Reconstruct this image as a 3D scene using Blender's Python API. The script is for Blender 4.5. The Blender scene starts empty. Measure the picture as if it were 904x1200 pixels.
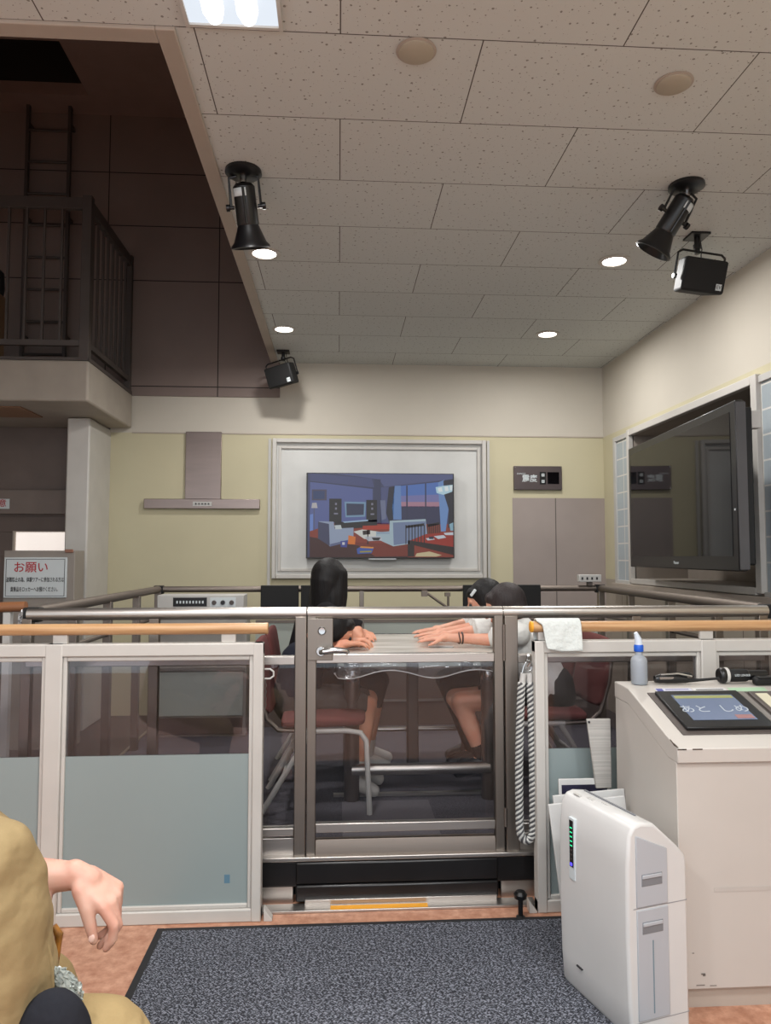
import bpy, bmesh, math, random
from mathutils import Vector as V, Matrix, Quaternion
random.seed(7)
S = bpy.context.scene
COL = S.collection
PI = math.pi

# ------------------------------------------------------------------ materials
def lin(c):
    return tuple(((x/255)/12.92 if x/255 <= .04045 else ((x/255+.055)/1.055)**2.4) for x in c) + (1,)

def newmat(name):
    m = bpy.data.materials.new(name); m.use_nodes = True
    nt = m.node_tree; b = nt.nodes['Principled BSDF']
    return m, nt, b

def mixcol(nt, fac, a, b):
    n = nt.nodes.new('ShaderNodeMix'); n.data_type = 'RGBA'
    for s, v in ((n.inputs[0], fac), (n.inputs[6], a), (n.inputs[7], b)):
        if isinstance(v, bpy.types.NodeSocket): nt.links.new(v, s)
        else: s.default_value = v
    return n.outputs[2]

def math_n(nt, op, a, b=None, clamp=False):
    n = nt.nodes.new('ShaderNodeMath'); n.operation = op; n.use_clamp = clamp
    for i, v in enumerate((a, b)):
        if v is None: continue
        if isinstance(v, bpy.types.NodeSocket): nt.links.new(v, n.inputs[i])
        else: n.inputs[i].default_value = v
    return n.outputs[0]

def noise(nt, scale, detail=3, vec=None, rough=.5):
    n = nt.nodes.new('ShaderNodeTexNoise'); n.inputs['Scale'].default_value = scale
    n.inputs['Detail'].default_value = detail; n.inputs['Roughness'].default_value = rough
    if vec is None:
        tc = nt.nodes.new('ShaderNodeTexCoord'); vec = tc.outputs['Object']
    nt.links.new(vec, n.inputs['Vector'])
    return n.outputs['Fac']

def ramp(nt, fac, a, b):
    n = nt.nodes.new('ShaderNodeMapRange'); n.inputs['From Min'].default_value = a; n.inputs['From Max'].default_value = b
    nt.links.new(fac, n.inputs['Value']); return n.outputs[0]

def bump(nt, b, h, strength=.2, dist=.002):
    n = nt.nodes.new('ShaderNodeBump'); n.inputs['Strength'].default_value = strength
    n.inputs['Distance'].default_value = dist
    nt.links.new(h, n.inputs['Height']); nt.links.new(n.outputs[0], b.inputs['Normal'])

def M(name, col, rough=.5, metal=0, var=.06, vscale=6, bmp=0, bscale=120, spec=.5, stretch=None):
    """plain painted / plastic / metal surface with gentle tone variation"""
    m, nt, b = newmat(name)
    c = lin(col); d = tuple(max(0, x*(1-var*2)) for x in c[:3])+(1,)
    vec = None
    if stretch:
        tc = nt.nodes.new('ShaderNodeTexCoord'); mp = nt.nodes.new('ShaderNodeMapping')
        mp.inputs['Scale'].default_value = stretch; nt.links.new(tc.outputs['Object'], mp.inputs[0]); vec = mp.outputs[0]
    f = noise(nt, vscale, 4, vec)
    nt.links.new(mixcol(nt, ramp(nt, f, .3, .7), d, c), b.inputs['Base Color'])
    b.inputs['Roughness'].default_value = rough; b.inputs['Metallic'].default_value = metal
    b.inputs['Specular IOR Level'].default_value = spec
    if bmp: bump(nt, b, noise(nt, bscale, 3, vec), bmp)
    return m

def emis(name, col, st):
    m, nt, b = newmat(name)
    b.inputs['Base Color'].default_value = (0.02, .02, .02, 1)
    b.inputs['Emission Color'].default_value = lin(col); b.inputs['Emission Strength'].default_value = st
    return m

def lines_mat(name, col, axis_lines, lw=.003, linecol=(40, 34, 32), rough=.5, var=.05, spec=.4):
    """panel joints at given world positions; axis_lines {0:[x..],1:[..],2:[z..]}"""
    m, nt, b = newmat(name)
    tc = nt.nodes.new('ShaderNodeTexCoord'); sp = nt.nodes.new('ShaderNodeSeparateXYZ')
    nt.links.new(tc.outputs['Object'], sp.inputs[0])
    acc = None
    for ax, vals in axis_lines.items():
        for v in vals:
            d = math_n(nt, 'ABSOLUTE', math_n(nt, 'SUBTRACT', sp.outputs[ax], v))
            l = math_n(nt, 'LESS_THAN', d, lw)
            acc = l if acc is None else math_n(nt, 'MAXIMUM', acc, l)
    c = lin(col); d = tuple(x*(1-var*2) for x in c[:3])+(1,)
    base = mixcol(nt, ramp(nt, noise(nt, 3, 4), .3, .7), d, c)
    nt.links.new(mixcol(nt, acc, base, lin(linecol)), b.inputs['Base Color'])
    b.inputs['Roughness'].default_value = rough; b.inputs['Specular IOR Level'].default_value = spec
    return m

def glass_mat(name, tint, refl=1.45, rough=0.0, haze=0.0, hazecol=(200, 205, 210)):
    m = bpy.data.materials.new(name); m.use_nodes = True; nt = m.node_tree
    for n in list(nt.nodes): nt.nodes.remove(n)
    out = nt.nodes.new('ShaderNodeOutputMaterial')
    tr = nt.nodes.new('ShaderNodeBsdfTransparent'); tr.inputs[0].default_value = tint
    gl = nt.nodes.new('ShaderNodeBsdfGlossy'); gl.inputs['Roughness'].default_value = rough
    fr = nt.nodes.new('ShaderNodeFresnel'); fr.inputs[0].default_value = refl
    mx = nt.nodes.new('ShaderNodeMixShader'); nt.links.new(fr.outputs[0], mx.inputs[0])
    last = tr.outputs[0]
    if haze:
        df = nt.nodes.new('ShaderNodeBsdfDiffuse'); df.inputs[0].default_value = lin(hazecol)
        m2 = nt.nodes.new('ShaderNodeMixShader'); m2.inputs[0].default_value = haze
        nt.links.new(tr.outputs[0], m2.inputs[1]); nt.links.new(df.outputs[0], m2.inputs[2]); last = m2.outputs[0]
    nt.links.new(last, mx.inputs[1]); nt.links.new(gl.outputs[0], mx.inputs[2])
    nt.links.new(mx.outputs[0], out.inputs[0])
    return m

def ceiling_mat():
    m, nt, b = newmat('ceiling_tiles')
    tc = nt.nodes.new('ShaderNodeTexCoord'); mp = nt.nodes.new('ShaderNodeMapping')
    mp.inputs['Location'].default_value = (9.1, 9.1-2.235, 0)
    nt.links.new(tc.outputs['Object'], mp.inputs[0])
    br = nt.nodes.new('ShaderNodeTexBrick'); nt.links.new(mp.outputs[0], br.inputs['Vector'])
    br.inputs['Scale'].default_value = 1; br.inputs['Brick Width'].default_value = .91
    br.inputs['Row Height'].default_value = .4555; br.inputs['Mortar Size'].default_value = .0022
    br.inputs['Mortar Smooth'].default_value = 0.1
    br.inputs['Color1'].default_value = lin((207, 210, 207)); br.inputs['Color2'].default_value = lin((203, 206, 203))
    br.inputs['Mortar'].default_value = lin((88, 82, 78)); br.offset = .5; br.offset_frequency = 2
    acc = None
    for sc, th in ((24, .085), (37, .045)):
        vo = nt.nodes.new('ShaderNodeTexVoronoi'); vo.inputs['Scale'].default_value = sc
        vo.inputs['Randomness'].default_value = 1; vo.voronoi_dimensions = '2D'
        nt.links.new(tc.outputs['Object'], vo.inputs['Vector'])
        d = math_n(nt, 'ADD', vo.outputs['Distance'], math_n(nt, 'MULTIPLY', math_n(nt, 'SUBTRACT', noise(nt, 90, 2), .5), .16))
        sp = nt.nodes.new('ShaderNodeSeparateXYZ'); nt.links.new(vo.outputs['Color'], sp.inputs[0])
        thr = math_n(nt, 'MULTIPLY', math_n(nt, 'ADD', sp.outputs[0], .25), th)
        l = math_n(nt, 'LESS_THAN', d, thr)
        acc = l if acc is None else math_n(nt, 'MAXIMUM', acc, l)
    colr = mixcol(nt, math_n(nt, 'MULTIPLY', acc, .75), br.outputs['Color'], lin((108, 102, 96)))
    nt.links.new(colr, b.inputs['Base Color'])
    b.inputs['Roughness'].default_value = .85; b.inputs['Specular IOR Level'].default_value = .2
    bump(nt, b, math_n(nt, 'SUBTRACT', 1, acc), .4, .003)
    return m

def mat_mat():
    m, nt, b = newmat('woven_mat')
    tc = nt.nodes.new('ShaderNodeTexCoord'); mp = nt.nodes.new('ShaderNodeMapping')
    mp.inputs['Rotation'].default_value = (0, 0, PI/4); nt.links.new(tc.outputs['Object'], mp.inputs[0])
    ns = []
    for s in ((260, 90, 1), (90, 260, 1)):
        m2 = nt.nodes.new('ShaderNodeMapping'); m2.inputs['Scale'].default_value = s
        nt.links.new(mp.outputs[0], m2.inputs[0]); ns.append(noise(nt, 1, 1, m2.outputs[0]))
    f = math_n(nt, 'MAXIMUM', ns[0], ns[1])
    f2 = ramp(nt, f, .52, .68)
    nt.links.new(mixcol(nt, f2, lin((26, 28, 36)), lin((136, 139, 150))), b.inputs['Base Color'])
    b.inputs['Roughness'].default_value = .95
    bump(nt, b, f, .5, .004)
    return m

def floor_mat():
    m, nt, b = newmat('orange_floor')
    f = noise(nt, 22, 6, None, .7); f2 = noise(nt, 3, 3)
    c = mixcol(nt, ramp(nt, f, .35, .65), lin((158, 108, 84)), lin((205, 158, 132)))
    c = mixcol(nt, math_n(nt, 'MULTIPLY', ramp(nt, f2, .3, .8), .4), c, lin((188, 128, 98)))
    nt.links.new(c, b.inputs['Base Color']); b.inputs['Roughness'].default_value = .42
    return m

def carpet_mat():
    m, nt, b = newmat('platform_carpet')
    f = noise(nt, 240, 2)
    nt.links.new(mixcol(nt, ramp(nt, f, .35, .65), lin((48, 46, 52)), lin((104, 100, 108))), b.inputs['Base Color'])
    b.inputs['Roughness'].default_value = .95; bump(nt, b, f, .4, .003)
    return m

def wood_mat():
    m, nt, b = newmat('rail_wood')
    tc = nt.nodes.new('ShaderNodeTexCoord'); mp = nt.nodes.new('ShaderNodeMapping')
    mp.inputs['Scale'].default_value = (1.5, 40, 40); nt.links.new(tc.outputs['Object'], mp.inputs[0])
    f = noise(nt, 2, 4, mp.outputs[0])
    nt.links.new(mixcol(nt, ramp(nt, f, .3, .7), lin((172, 128, 86)), lin((206, 166, 122))), b.inputs['Base Color'])
    b.inputs['Roughness'].default_value = .35
    return m

def steel_mat(name, col, rough=.28, axis=0):
    m, nt, b = newmat(name)
    sc = [300, 300, 300]; sc[axis] = 3
    tc = nt.nodes.new('ShaderNodeTexCoord'); mp = nt.nodes.new('ShaderNodeMapping')
    mp.inputs['Scale'].default_value = sc; nt.links.new(tc.outputs['Object'], mp.inputs[0])
    f = noise(nt, 1, 3, mp.outputs[0])
    c = lin(col); d = tuple(x*.8 for x in c[:3])+(1,)
    nt.links.new(mixcol(nt, f, d, c), b.inputs['Base Color'])
    b.inputs['Metallic'].default_value = 1
    r = ramp(nt, f, -1.2, 1.5)
    nt.links.new(math_n(nt, 'MULTIPLY', r, rough*2), b.inputs['Roughness'])
    return m

def skin_mat(name, col):
    m, nt, b = newmat(name)
    f = noise(nt, 14, 4); g = noise(nt, 200, 2)
    c = lin(col); r = (c[0]*.94, c[1]*.72, c[2]*.68, 1)
    nt.links.new(mixcol(nt, ramp(nt, f, .35, .75), c, r), b.inputs['Base Color'])
    b.inputs['Roughness'].default_value = .5
    b.inputs['Subsurface Weight'].default_value = .15; b.inputs['Subsurface Radius'].default_value = (.02, .008, .005)
    b.inputs['Subsurface Scale'].default_value = .3
    bump(nt, b, g, .08, .001)
    return m

def cloth_mat(name, col, bscale=9, strength=.5, var=.08):
    m, nt, b = newmat(name)
    f = noise(nt, bscale, 3); w = noise(nt, 420, 2)
    c = lin(col); d = tuple(x*(1-2*var) for x in c[:3])+(1,)
    nt.links.new(mixcol(nt, w, d, c), b.inputs['Base Color'])
    b.inputs['Roughness'].default_value = .9; b.inputs['Specular IOR Level'].default_value = .2
    bump(nt, b, f, strength, .03)
    return m

def hair_mat(name, col):
    m, nt, b = newmat(name)
    tc = nt.nodes.new('ShaderNodeTexCoord'); mp = nt.nodes.new('ShaderNodeMapping')
    mp.inputs['Scale'].default_value = (160, 160, 12); nt.links.new(tc.outputs['Object'], mp.inputs[0])
    f = noise(nt, 1, 3, mp.outputs[0])
    c = lin(col); d = tuple(x*.4 for x in c[:3])+(1,)
    nt.links.new(mixcol(nt, f, d, c), b.inputs['Base Color'])
    b.inputs['Roughness'].default_value = .55; b.inputs['Specular IOR Level'].default_value = .3; bump(nt, b, f, .6, .004)
    return m

def rope_mat():
    m, nt, b = newmat('rope_strands')
    f = noise(nt, 300, 2)
    nt.links.new(mixcol(nt, f, lin((165, 165, 160)), lin((225, 225, 220))), b.inputs['Base Color'])
    b.inputs['Roughness'].default_value = .8
    return m

MT = dict(
 ceiling=ceiling_mat(), mat=mat_mat(), floor=floor_mat(), carpet=carpet_mat(), wood=wood_mat(),
 steel=steel_mat('brushed_steel', (196, 190, 184), .30), steelv=steel_mat('brushed_steel_upright', (146, 138, 130), .34, 2),
 steeld=steel_mat('dull_steel', (140, 130, 122), .42), chrome=M('chrome', (190, 190, 190), .22, 1, .02),
 white=M('white_paint', (197, 193, 187), .42, 0, .04), cream=M('cream_plaster', (200, 193, 180), .8, 0, .03, 2),
 beige=M('beige_paint', (176, 164, 152), .55, 0, .04), yellow=M('yellow_wall', (198, 190, 160), .8, 0, .04, 2),
 greypanel=lines_mat('grey_wall_panels', (160, 148, 142), {0: [1.86], 2: [1.03]}, .004, (92, 84, 80)),
 dark=M('dark_metal', (84, 76, 72), .55, 0, .08), black=M('black_plastic', (20, 20, 22), .35, 0, .1),
 blackm=M('matte_black', (11, 11, 12), .7, 0, .1), blackmetal=M('black_enamel', (15, 15, 17), .36, 0, .1),
 rubber=M('black_skirt', (22, 21, 22), .32, 0, .2, 9), grey=M('grey_plastic', (176, 178, 182), .4, 0, .02),
 lgrey=M('light_grey', (190, 188, 184), .5, 0, .03), frost=M('frosted_glass', (141, 153, 153), .3, 0, .03, 1.5),
 palefrost=M('pale_frosted_panel', (170, 176, 168), .35, 0, .04, 2), darkpanel=M('brown_grey_panel', (92, 80, 76), .45, 0, .1),
 glass=glass_mat('clear_pane', (.84, .83, .85, 1), 1.5, .0), vinyl=glass_mat('clear_vinyl', (.95, .955, .97, 1), 1.5, .06, .07),
 gateglass=glass_mat('gate_pane', (.93, .925, .93, 1), 1.42, .0),
 maroon=cloth_mat('maroon_fabric', (106, 62, 60), 12, .2), red=M('red_print', (176, 34, 44), .5), ink=M('black_print', (34, 34, 38), .5),
 signw=M('sign_white', (205, 212, 214), .4, 0, .02), orange=M('yellow_tape', (236, 164, 40), .5),
 screenblk=M('glossy_black_screen', (14, 12, 14), .04, 0, 0, 6, 0, 120, .22),
 purifier=M('purifier_white', (204, 203, 201), .34, 0, .02), console=M('console_paint', (190, 184, 177), .45, 0, .03, 3),
 towel=cloth_mat('towel_cloth', (214, 219, 216), 40, .3), rope=rope_mat(),
 lamp=emis('lamp_glow', (255, 248, 238), 14), lampsoft=emis('lamp_glow_soft', (222, 230, 240), 1.0),
 led=emis('green_led', (40, 230, 150), 1.6), ledb=emis('blue_led', (70, 60, 255), 3),
 steelp=M('hood_steel', (140, 126, 120), .3, .9, .05, 3, 0, 120, .5, (1, 1, 8)),
 granite=steel_mat('table_laminate', (190, 182, 172), .5), leather=M('brown_leather', (60, 44, 38), .4),
)
def table_mat():
    m, nt, b = newmat('marbled_tabletop')
    tc = nt.nodes.new('ShaderNodeTexCoord'); mp = nt.nodes.new('ShaderNodeMapping')
    mp.inputs['Scale'].default_value = (2, 26, 2); nt.links.new(tc.outputs['Object'], mp.inputs[0])
    f = noise(nt, 1.4, 5, mp.outputs[0])
    nt.links.new(mixcol(nt, ramp(nt, f, .35, .65), lin((168, 162, 154)), lin((214, 210, 202))), b.inputs['Base Color'])
    b.inputs['Roughness'].default_value = .22
    return m
MT['table'] = table_mat()

# ------------------------------------------------------------------ mesh helpers
class MB:
    def __init__(s): s.bm = bmesh.new()
    def box(s, x0, x1, y0, y1, z0, z1):
        vs = [s.bm.verts.new((x, y, z)) for x in (x0, x1) for y in (y0, y1) for z in (z0, z1)]
        for q in ((0, 1, 3, 2), (4, 6, 7, 5), (0, 4, 5, 1), (2, 3, 7, 6), (0, 2, 6, 4), (1, 5, 7, 3)):
            s.bm.faces.new([vs[i] for i in q])
        return s
    def obox(s, c, sz, rot):
        """oriented box: centre, full sizes, Matrix 3x3"""
        c = V(c); vs = []
        for i in (-.5, .5):
            for j in (-.5, .5):
                for k in (-.5, .5): vs.append(s.bm.verts.new(c + rot @ V((i*sz[0], j*sz[1], k*sz[2]))))
        for q in ((0, 1, 3, 2), (4, 6, 7, 5), (0, 4, 5, 1), (2, 3, 7, 6), (0, 2, 6, 4), (1, 5, 7, 3)):
            s.bm.faces.new([vs[i] for i in q])
        return s
    def tube(s, pts, r, n=12, caps=True, closed=False):
        pts = [V(p) for p in pts]; rs = r if isinstance(r, (list, tuple)) else [r]*len(pts)
        rings = []; prev = None
        for i, p in enumerate(pts):
            if closed: t = pts[(i+1) % len(pts)] - pts[i-1]
            elif i == 0: t = pts[1]-p
            elif i == len(pts)-1: t = p-pts[i-1]
            else: t = (pts[i+1]-p).normalized() + (p-pts[i-1]).normalized()
            if t.length < 1e-9: t = V((0, 0, 1))
            t.normalize()
            if prev is None:
                a = V((0, 0, 1)) if abs(t.z) < .9 else V((1, 0, 0))
                u = t.cross(a).normalized()
            else:
                u = prev - t*prev.dot(t)
                u = u.normalized() if u.length > 1e-6 else t.orthogonal().normalized()
            prev = u; w = t.cross(u)
            rings.append([s.bm.verts.new(p + (u*math.cos(2*PI*k/n) + w*math.sin(2*PI*k/n))*rs[i]) for k in range(n)])
        m = len(rings)
        for i in range(m if closed else m-1):
            a, b = rings[i], rings[(i+1) % m]
            for k in range(n):
                s.bm.faces.new((a[k], a[(k+1) % n], b[(k+1) % n], b[k]))
        if caps and not closed:
            s.bm.faces.new(rings[0][::-1]); s.bm.faces.new(rings[-1])
        return s
    def lathe(s, prof, c=(0, 0, 0), axis=(0, 0, 1), n=28, caps=True):
        """prof: list of (radius, height along axis)"""
        ax = V(axis).normalized(); u = ax.orthogonal().normalized(); w = ax.cross(u); c = V(c); rings = []
        for r, h in prof:
            if r < 1e-6: rings.append([s.bm.verts.new(c+ax*h)])
            else: rings.append([s.bm.verts.new(c+ax*h+(u*math.cos(2*PI*k/n)+w*math.sin(2*PI*k/n))*r) for k in range(n)])
        for a, b in zip(rings, rings[1:]):
            for k in range(n):
                k2 = (k+1) % n
                if len(a) == 1 and len(b) == 1: continue
                if len(a) == 1: s.bm.faces.new((a[0], b[k2], b[k]))
                elif len(b) == 1: s.bm.faces.new((a[k], a[k2], b[0]))
                else: s.bm.faces.new((a[k], a[k2], b[k2], b[k]))
        if caps and len(rings[0]) > 1: s.bm.faces.new(rings[0][::-1])
        if caps and len(rings[-1]) > 1: s.bm.faces.new(rings[-1])
        return s
    def prism(s, poly, axis, a, b):
        """poly in the two other axes (order x,y,z without axis), extruded a..b"""
        def P(p, t):
            q = list(p); q.insert(axis, t); return q
        A = [s.bm.verts.new(P(p, a)) for p in poly]; B = [s.bm.verts.new(P(p, b)) for p in poly]
        n = len(poly)
        for i in range(n): s.bm.faces.new((A[i], A[(i+1) % n], B[(i+1) % n], B[i]))
        s.bm.faces.new(A[::-1]); s.bm.faces.new(B)
        return s
    def quad(s, *pts):
        s.bm.faces.new([s.bm.verts.new(p) for p in pts]); return s
    def ell(s, c, r, rot=None, sub=3):
        mt = Matrix.Translation(V(c)) @ (rot.to_4x4() if rot else Matrix()) @ Matrix.Diagonal((*r, 1))
        bmesh.ops.create_icosphere(s.bm, subdivisions=sub, radius=1, matrix=mt); return s
    def cap(s, p0, p1, r0, r1, n=16):
        p0, p1 = V(p0), V(p1); d = p1-p0; L = max(d.length, 1e-5); ax = d/L
        pr = []
        for k in range(5): a = -PI/2+k*PI/8; pr.append((max(r0*math.cos(a), 0), r0*math.sin(a)))
        for k in range(5): a = k*PI/8; pr.append((max(r1*math.cos(a), 0), L+r1*math.sin(a)))
        s.lathe(pr, p0, ax, n); return s

def link(name, bm, mat, parent=None, bevel=0, smooth=True, angle=35, seg=2):
    bmesh.ops.recalc_face_normals(bm, faces=bm.faces[:])
    me = bpy.data.meshes.new(name); bm.to_mesh(me); bm.free()
    o = bpy.data.objects.new(name, me); COL.objects.link(o)
    mats = mat if isinstance(mat, (list, tuple)) else [mat]
    for q in mats: me.materials.append(q)
    if smooth:
        for p in me.polygons: p.use_smooth = True
        me.set_sharp_from_angle(angle=math.radians(angle))
    if bevel:
        b = o.modifiers.new('bevel', 'BEVEL'); b.width = bevel; b.segments = seg; b.limit_method = 'ANGLE'; b.angle_limit = .6
        b.harden_normals = False
    return o
PINV = {}
def B(mb, name, mat, parent=None, **k): return link(name, mb.bm, mat, None, **k)

def thing(name, label, cat, loc=(0, 0, 0), group=None):
    o = bpy.data.objects.new(name, None); COL.objects.link(o); o.location = loc; o.empty_display_size = .1
    o['label'] = label; o['category'] = cat
    if group: o['group'] = group
    PINV[o.name] = Matrix.Translation(V(loc)).inverted()
    return o
def tag(o, label, cat, group=None):
    o['label'] = label; o['category'] = cat
    if group: o['group'] = group
    return o
def struct(name, mb, mat, parent=None, **k):
    o = B(mb, name, mat, parent, **k)
    if parent is None: o['kind'] = 'structure'
    return o
def sub(o, parent): return o

def childof(name, mb, mat, parent, **k):
    """part or sub-part: geometry given in world metres"""
    o = link(name, mb.bm, mat, None, **k)
    o.parent = parent
    o.matrix_parent_inverse = Matrix.Translation(parent.location).inverted() if parent.type == 'EMPTY' else Matrix()
    return o
P = childof

def text_mb(body, size, origin, ux, uy, depth=.0006, align='CENTER', bold=0, sx=1.0, shear=0):
    """text laid on a plane: origin, ux = reading direction, uy = up direction"""
    cu = bpy.data.curves.new('txt', 'FONT'); cu.body = body; cu.size = size; cu.align_x = align; cu.align_y = 'CENTER'
    cu.extrude = depth/2; cu.resolution_u = 3; cu.offset = bold; cu.shear = shear
    o = bpy.data.objects.new('txt', cu); COL.objects.link(o)
    bpy.context.view_layer.update()
    me = bpy.data.meshes.new_from_object(o.evaluated_get(bpy.context.evaluated_depsgraph_get()))
    ux, uy = V(ux).normalized(), V(uy).normalized(); uz = ux.cross(uy)
    mt = Matrix((( ux.x*sx, uy.x, uz.x, origin[0]), (ux.y*sx, uy.y, uz.y, origin[1]), (ux.z*sx, uy.z, uz.z, origin[2]), (0, 0, 0, 1)))
    me.transform(mt)
    mb = MB(); mb.bm.from_mesh(me)
    bpy.data.objects.remove(o); bpy.data.curves.remove(cu); bpy.data.meshes.remove(me)
    return mb

def remesh(mb, name, mat, parent, voxel=.006, smooth=6, factor=.5):
    bm = mb.bm; bmesh.ops.recalc_face_normals(bm, faces=bm.faces[:])
    me = bpy.data.meshes.new('tmp'); bm.to_mesh(me); bm.free()
    o = bpy.data.objects.new('tmp', me); COL.objects.link(o)
    r = o.modifiers.new('r', 'REMESH'); r.mode = 'VOXEL'; r.voxel_size = voxel; r.adaptivity = 0
    if smooth:
        s = o.modifiers.new('s', 'SMOOTH'); s.iterations = smooth; s.factor = factor
    bpy.context.view_layer.update()
    m2 = bpy.data.meshes.new_from_object(o.evaluated_get(bpy.context.evaluated_depsgraph_get()))
    bpy.data.objects.remove(o); bpy.data.meshes.remove(me)
    out = MB(); out.bm.from_mesh(m2); bpy.data.meshes.remove(m2)
    return childof(name, out, mat, parent, angle=180)

# ================================================================== THE ROOM
CZ = 2.94; BW = 6.26; RW = 2.29
XO = -.575                      # edge of the opening to the stairwell void
# floor
struct('floor', MB().box(-4.2, 4.2, -3, 7, -.1, 0), MT['floor'], smooth=False)
struct('floor', MB().box(-4.2, -1.26, 2.95, BW, 0, .004).box(-1.26, 1.86, 5.08, BW, 0, .004).box(1.86, RW, 2.95, BW, 0, .004), M('dark_vinyl_floor', (84, 76, 76), .5), smooth=False)
# ceiling in two pieces around the void opening
cb = MB().box(XO+.06, RW+.3, -3, BW+.1, CZ, CZ+.12).box(-4.2, XO+.06, -3, 2.25, CZ, CZ+.12)
ceil = struct('ceiling', cb, MT['ceiling'], smooth=False)
struct('trim_1', MB().box(XO, XO+.062, 2.245, BW, CZ-.012, CZ+.35).box(-4.2, XO, 2.245, 2.31, CZ-.012, CZ+.35), MT['beige'], bevel=.004)
# void above
voidmat = lines_mat('void_panels', (136, 120, 113), {0: [-1.02, -1.95, -2.88], 2: [2.72, 3.62, 4.09, 4.55]}, .004, (34, 28, 26), .6)
struct('wall_upper', MB().box(-4.2, XO+.075, BW-.015, BW+.1, 2.64, 5.05).box(XO+.0, XO+.075, 2.25, BW-.015, CZ+.35, 5.05)
       .box(-4.3, -4.2, 2.2, BW+.1, CZ, 5.05).box(-4.2, XO+.075, 2.15, 2.25, CZ+.12, 5.05), voidmat, smooth=False)
hx0, hx1, hy0, hy1 = -3.0, -2.05, 5.34, 5.98
struct('ceiling', MB().box(-4.3, hx0, 2.15, BW+.1, 5.05, 5.15).box(hx1, XO+.1, 2.15, BW+.1, 5.05, 5.15)
       .box(hx0, hx1, 2.15, hy0, 5.05, 5.15).box(hx0, hx1, hy1, BW+.1, 5.05, 5.15)
       , M('void_ceiling', (150, 128, 120), .7), smooth=False)
struct('trim_4', MB().box(hx0-.05, hx0, hy0, hy1, 5.15, 5.7).box(hx1, hx1+.05, hy0, hy1, 5.15, 5.7).box(hx0, hx1, hy1, hy1+.05, 5.15, 5.7)
       .box(hx0, hx1, hy0-.05, hy0, 5.15, 5.7).box(hx0, hx1, hy0, hy1, 5.7, 5.75),
       M('hatch_inner_shade', (40, 38, 36), .8), smooth=False)  # near-black colour stands in for the shade inside the hatch opening
# back wall: cream band above, yellow below, grey panels right
struct('wall_back', MB().box(-1.9, XO+.0, BW, BW+.1, 2.33, 2.64).box(XO, RW+.05, BW, BW+.1, 2.33, CZ), MT['cream'], smooth=False)
struct('wall_back', MB().box(-1.9, 1.485, BW+.0, BW+.1, 0, 2.33).box(1.485, RW+.05, BW, BW+.1, 1.80, 2.33), MT['yellow'], smooth=False)
struct('trim_2', MB().box(-1.72, RW, BW-.006, BW, 2.325, 2.335), MT['beige'], smooth=False)
struct('wall_back', MB().box(1.485, RW+.05, BW-.004, BW+.1, 0, 1.80), MT['greypanel'], smooth=False)
# right wall with the recess opening
ry0, ry1, rz0, rz1 = 3.90, 5.62, 1.13, 2.24
gy0, gy1 = 5.66, 5.94
gm = lines_mat('right_wall_low', (170, 160, 146), {1: [3.2, 4.1, 5.0, 5.9]}, .004, (110, 100, 90))
struct('wall_right', MB().box(RW, RW+.1, -3, BW, 2.33, CZ), MT['cream'], smooth=False)
struct('wall_right', MB().box(RW, RW+.1, gy1, BW, rz0-.02, 2.33).box(RW, RW+.1, -3, 3.0, rz0-.02, 2.33).box(RW, RW+.1, 3.0, gy1, rz1+.02, 2.33), MT['yellow'], smooth=False)
struct('wall_right', MB().box(RW, RW+.1, -3, BW, 0, rz0-.02), gm, smooth=False)
rec = M('recess_lining', (150, 140, 130), .7)
struct('wall_right', MB().box(RW+.42, RW+.45, ry0-.1, ry1+.1, rz0-.1, rz1+.1).box(RW, RW+.42, ry1, ry1+.04, rz0-.02, rz1+.02)
       .box(RW, RW+.42, ry0-.04, ry0, rz0-.02, rz1+.02).box(RW, RW+.42, ry0-.04, ry1+.04, rz1, rz1+.02).box(RW, RW+.42, ry0-.04, ry1+.04, rz0-.02, rz0), rec, smooth=False)
# frame of the recess
t = thing('recess_frame', 'white metal frame around the recess behind the large black television', 'frame', (RW, 4.8, 1.1))
f = MB()
for (a, b, c, d) in ((ry0-.055, ry0, rz0-.03, rz1+.05), (ry1, ry1+.045, rz0-.03, rz1+.05), (ry0, ry1, rz1, rz1+.05), (ry0, ry1, rz0-.04, rz0)):
    f.box(RW-.035, RW+.01, a, b, c, d)
P('frame', f, MT['white'], t, bevel=.004)
for q in ((gy1, gy1+.05, rz0-.05, rz1+.04), (ry1+.045, gy1, rz0-.06, rz0-.02), (ry1+.045, gy1, rz1, rz1+.04), (3.3, ry0-.055, rz0-.06, rz0-.02), (3.3, ry0-.055, rz1, rz1+.04)):
    P('outer_frame', MB().box(RW-.02, RW+.01, *q), MT['lgrey'], t, bevel=.003)
P('sill', MB().box(RW-.05, RW, 3.0, gy1+.05, 1.035, 1.085), MT['beige'], t, bevel=.004)
gb = lines_mat('glass_blocks', (172, 182, 188), {1: [5.80, 3.55, 3.70, 3.84], 2: [rz0+.137*k for k in range(1, 9)]}, .005, (214, 212, 206), .18)
P('glass_blocks', MB().box(RW-.006, RW+.06, ry1+.045, gy1, rz0-.02, rz1), gb, t, smooth=False)
P('glass_blocks', MB().box(RW-.006, RW+.06, 3.3, ry0-.055, rz0-.02, rz1), gb, t, smooth=False)
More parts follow.
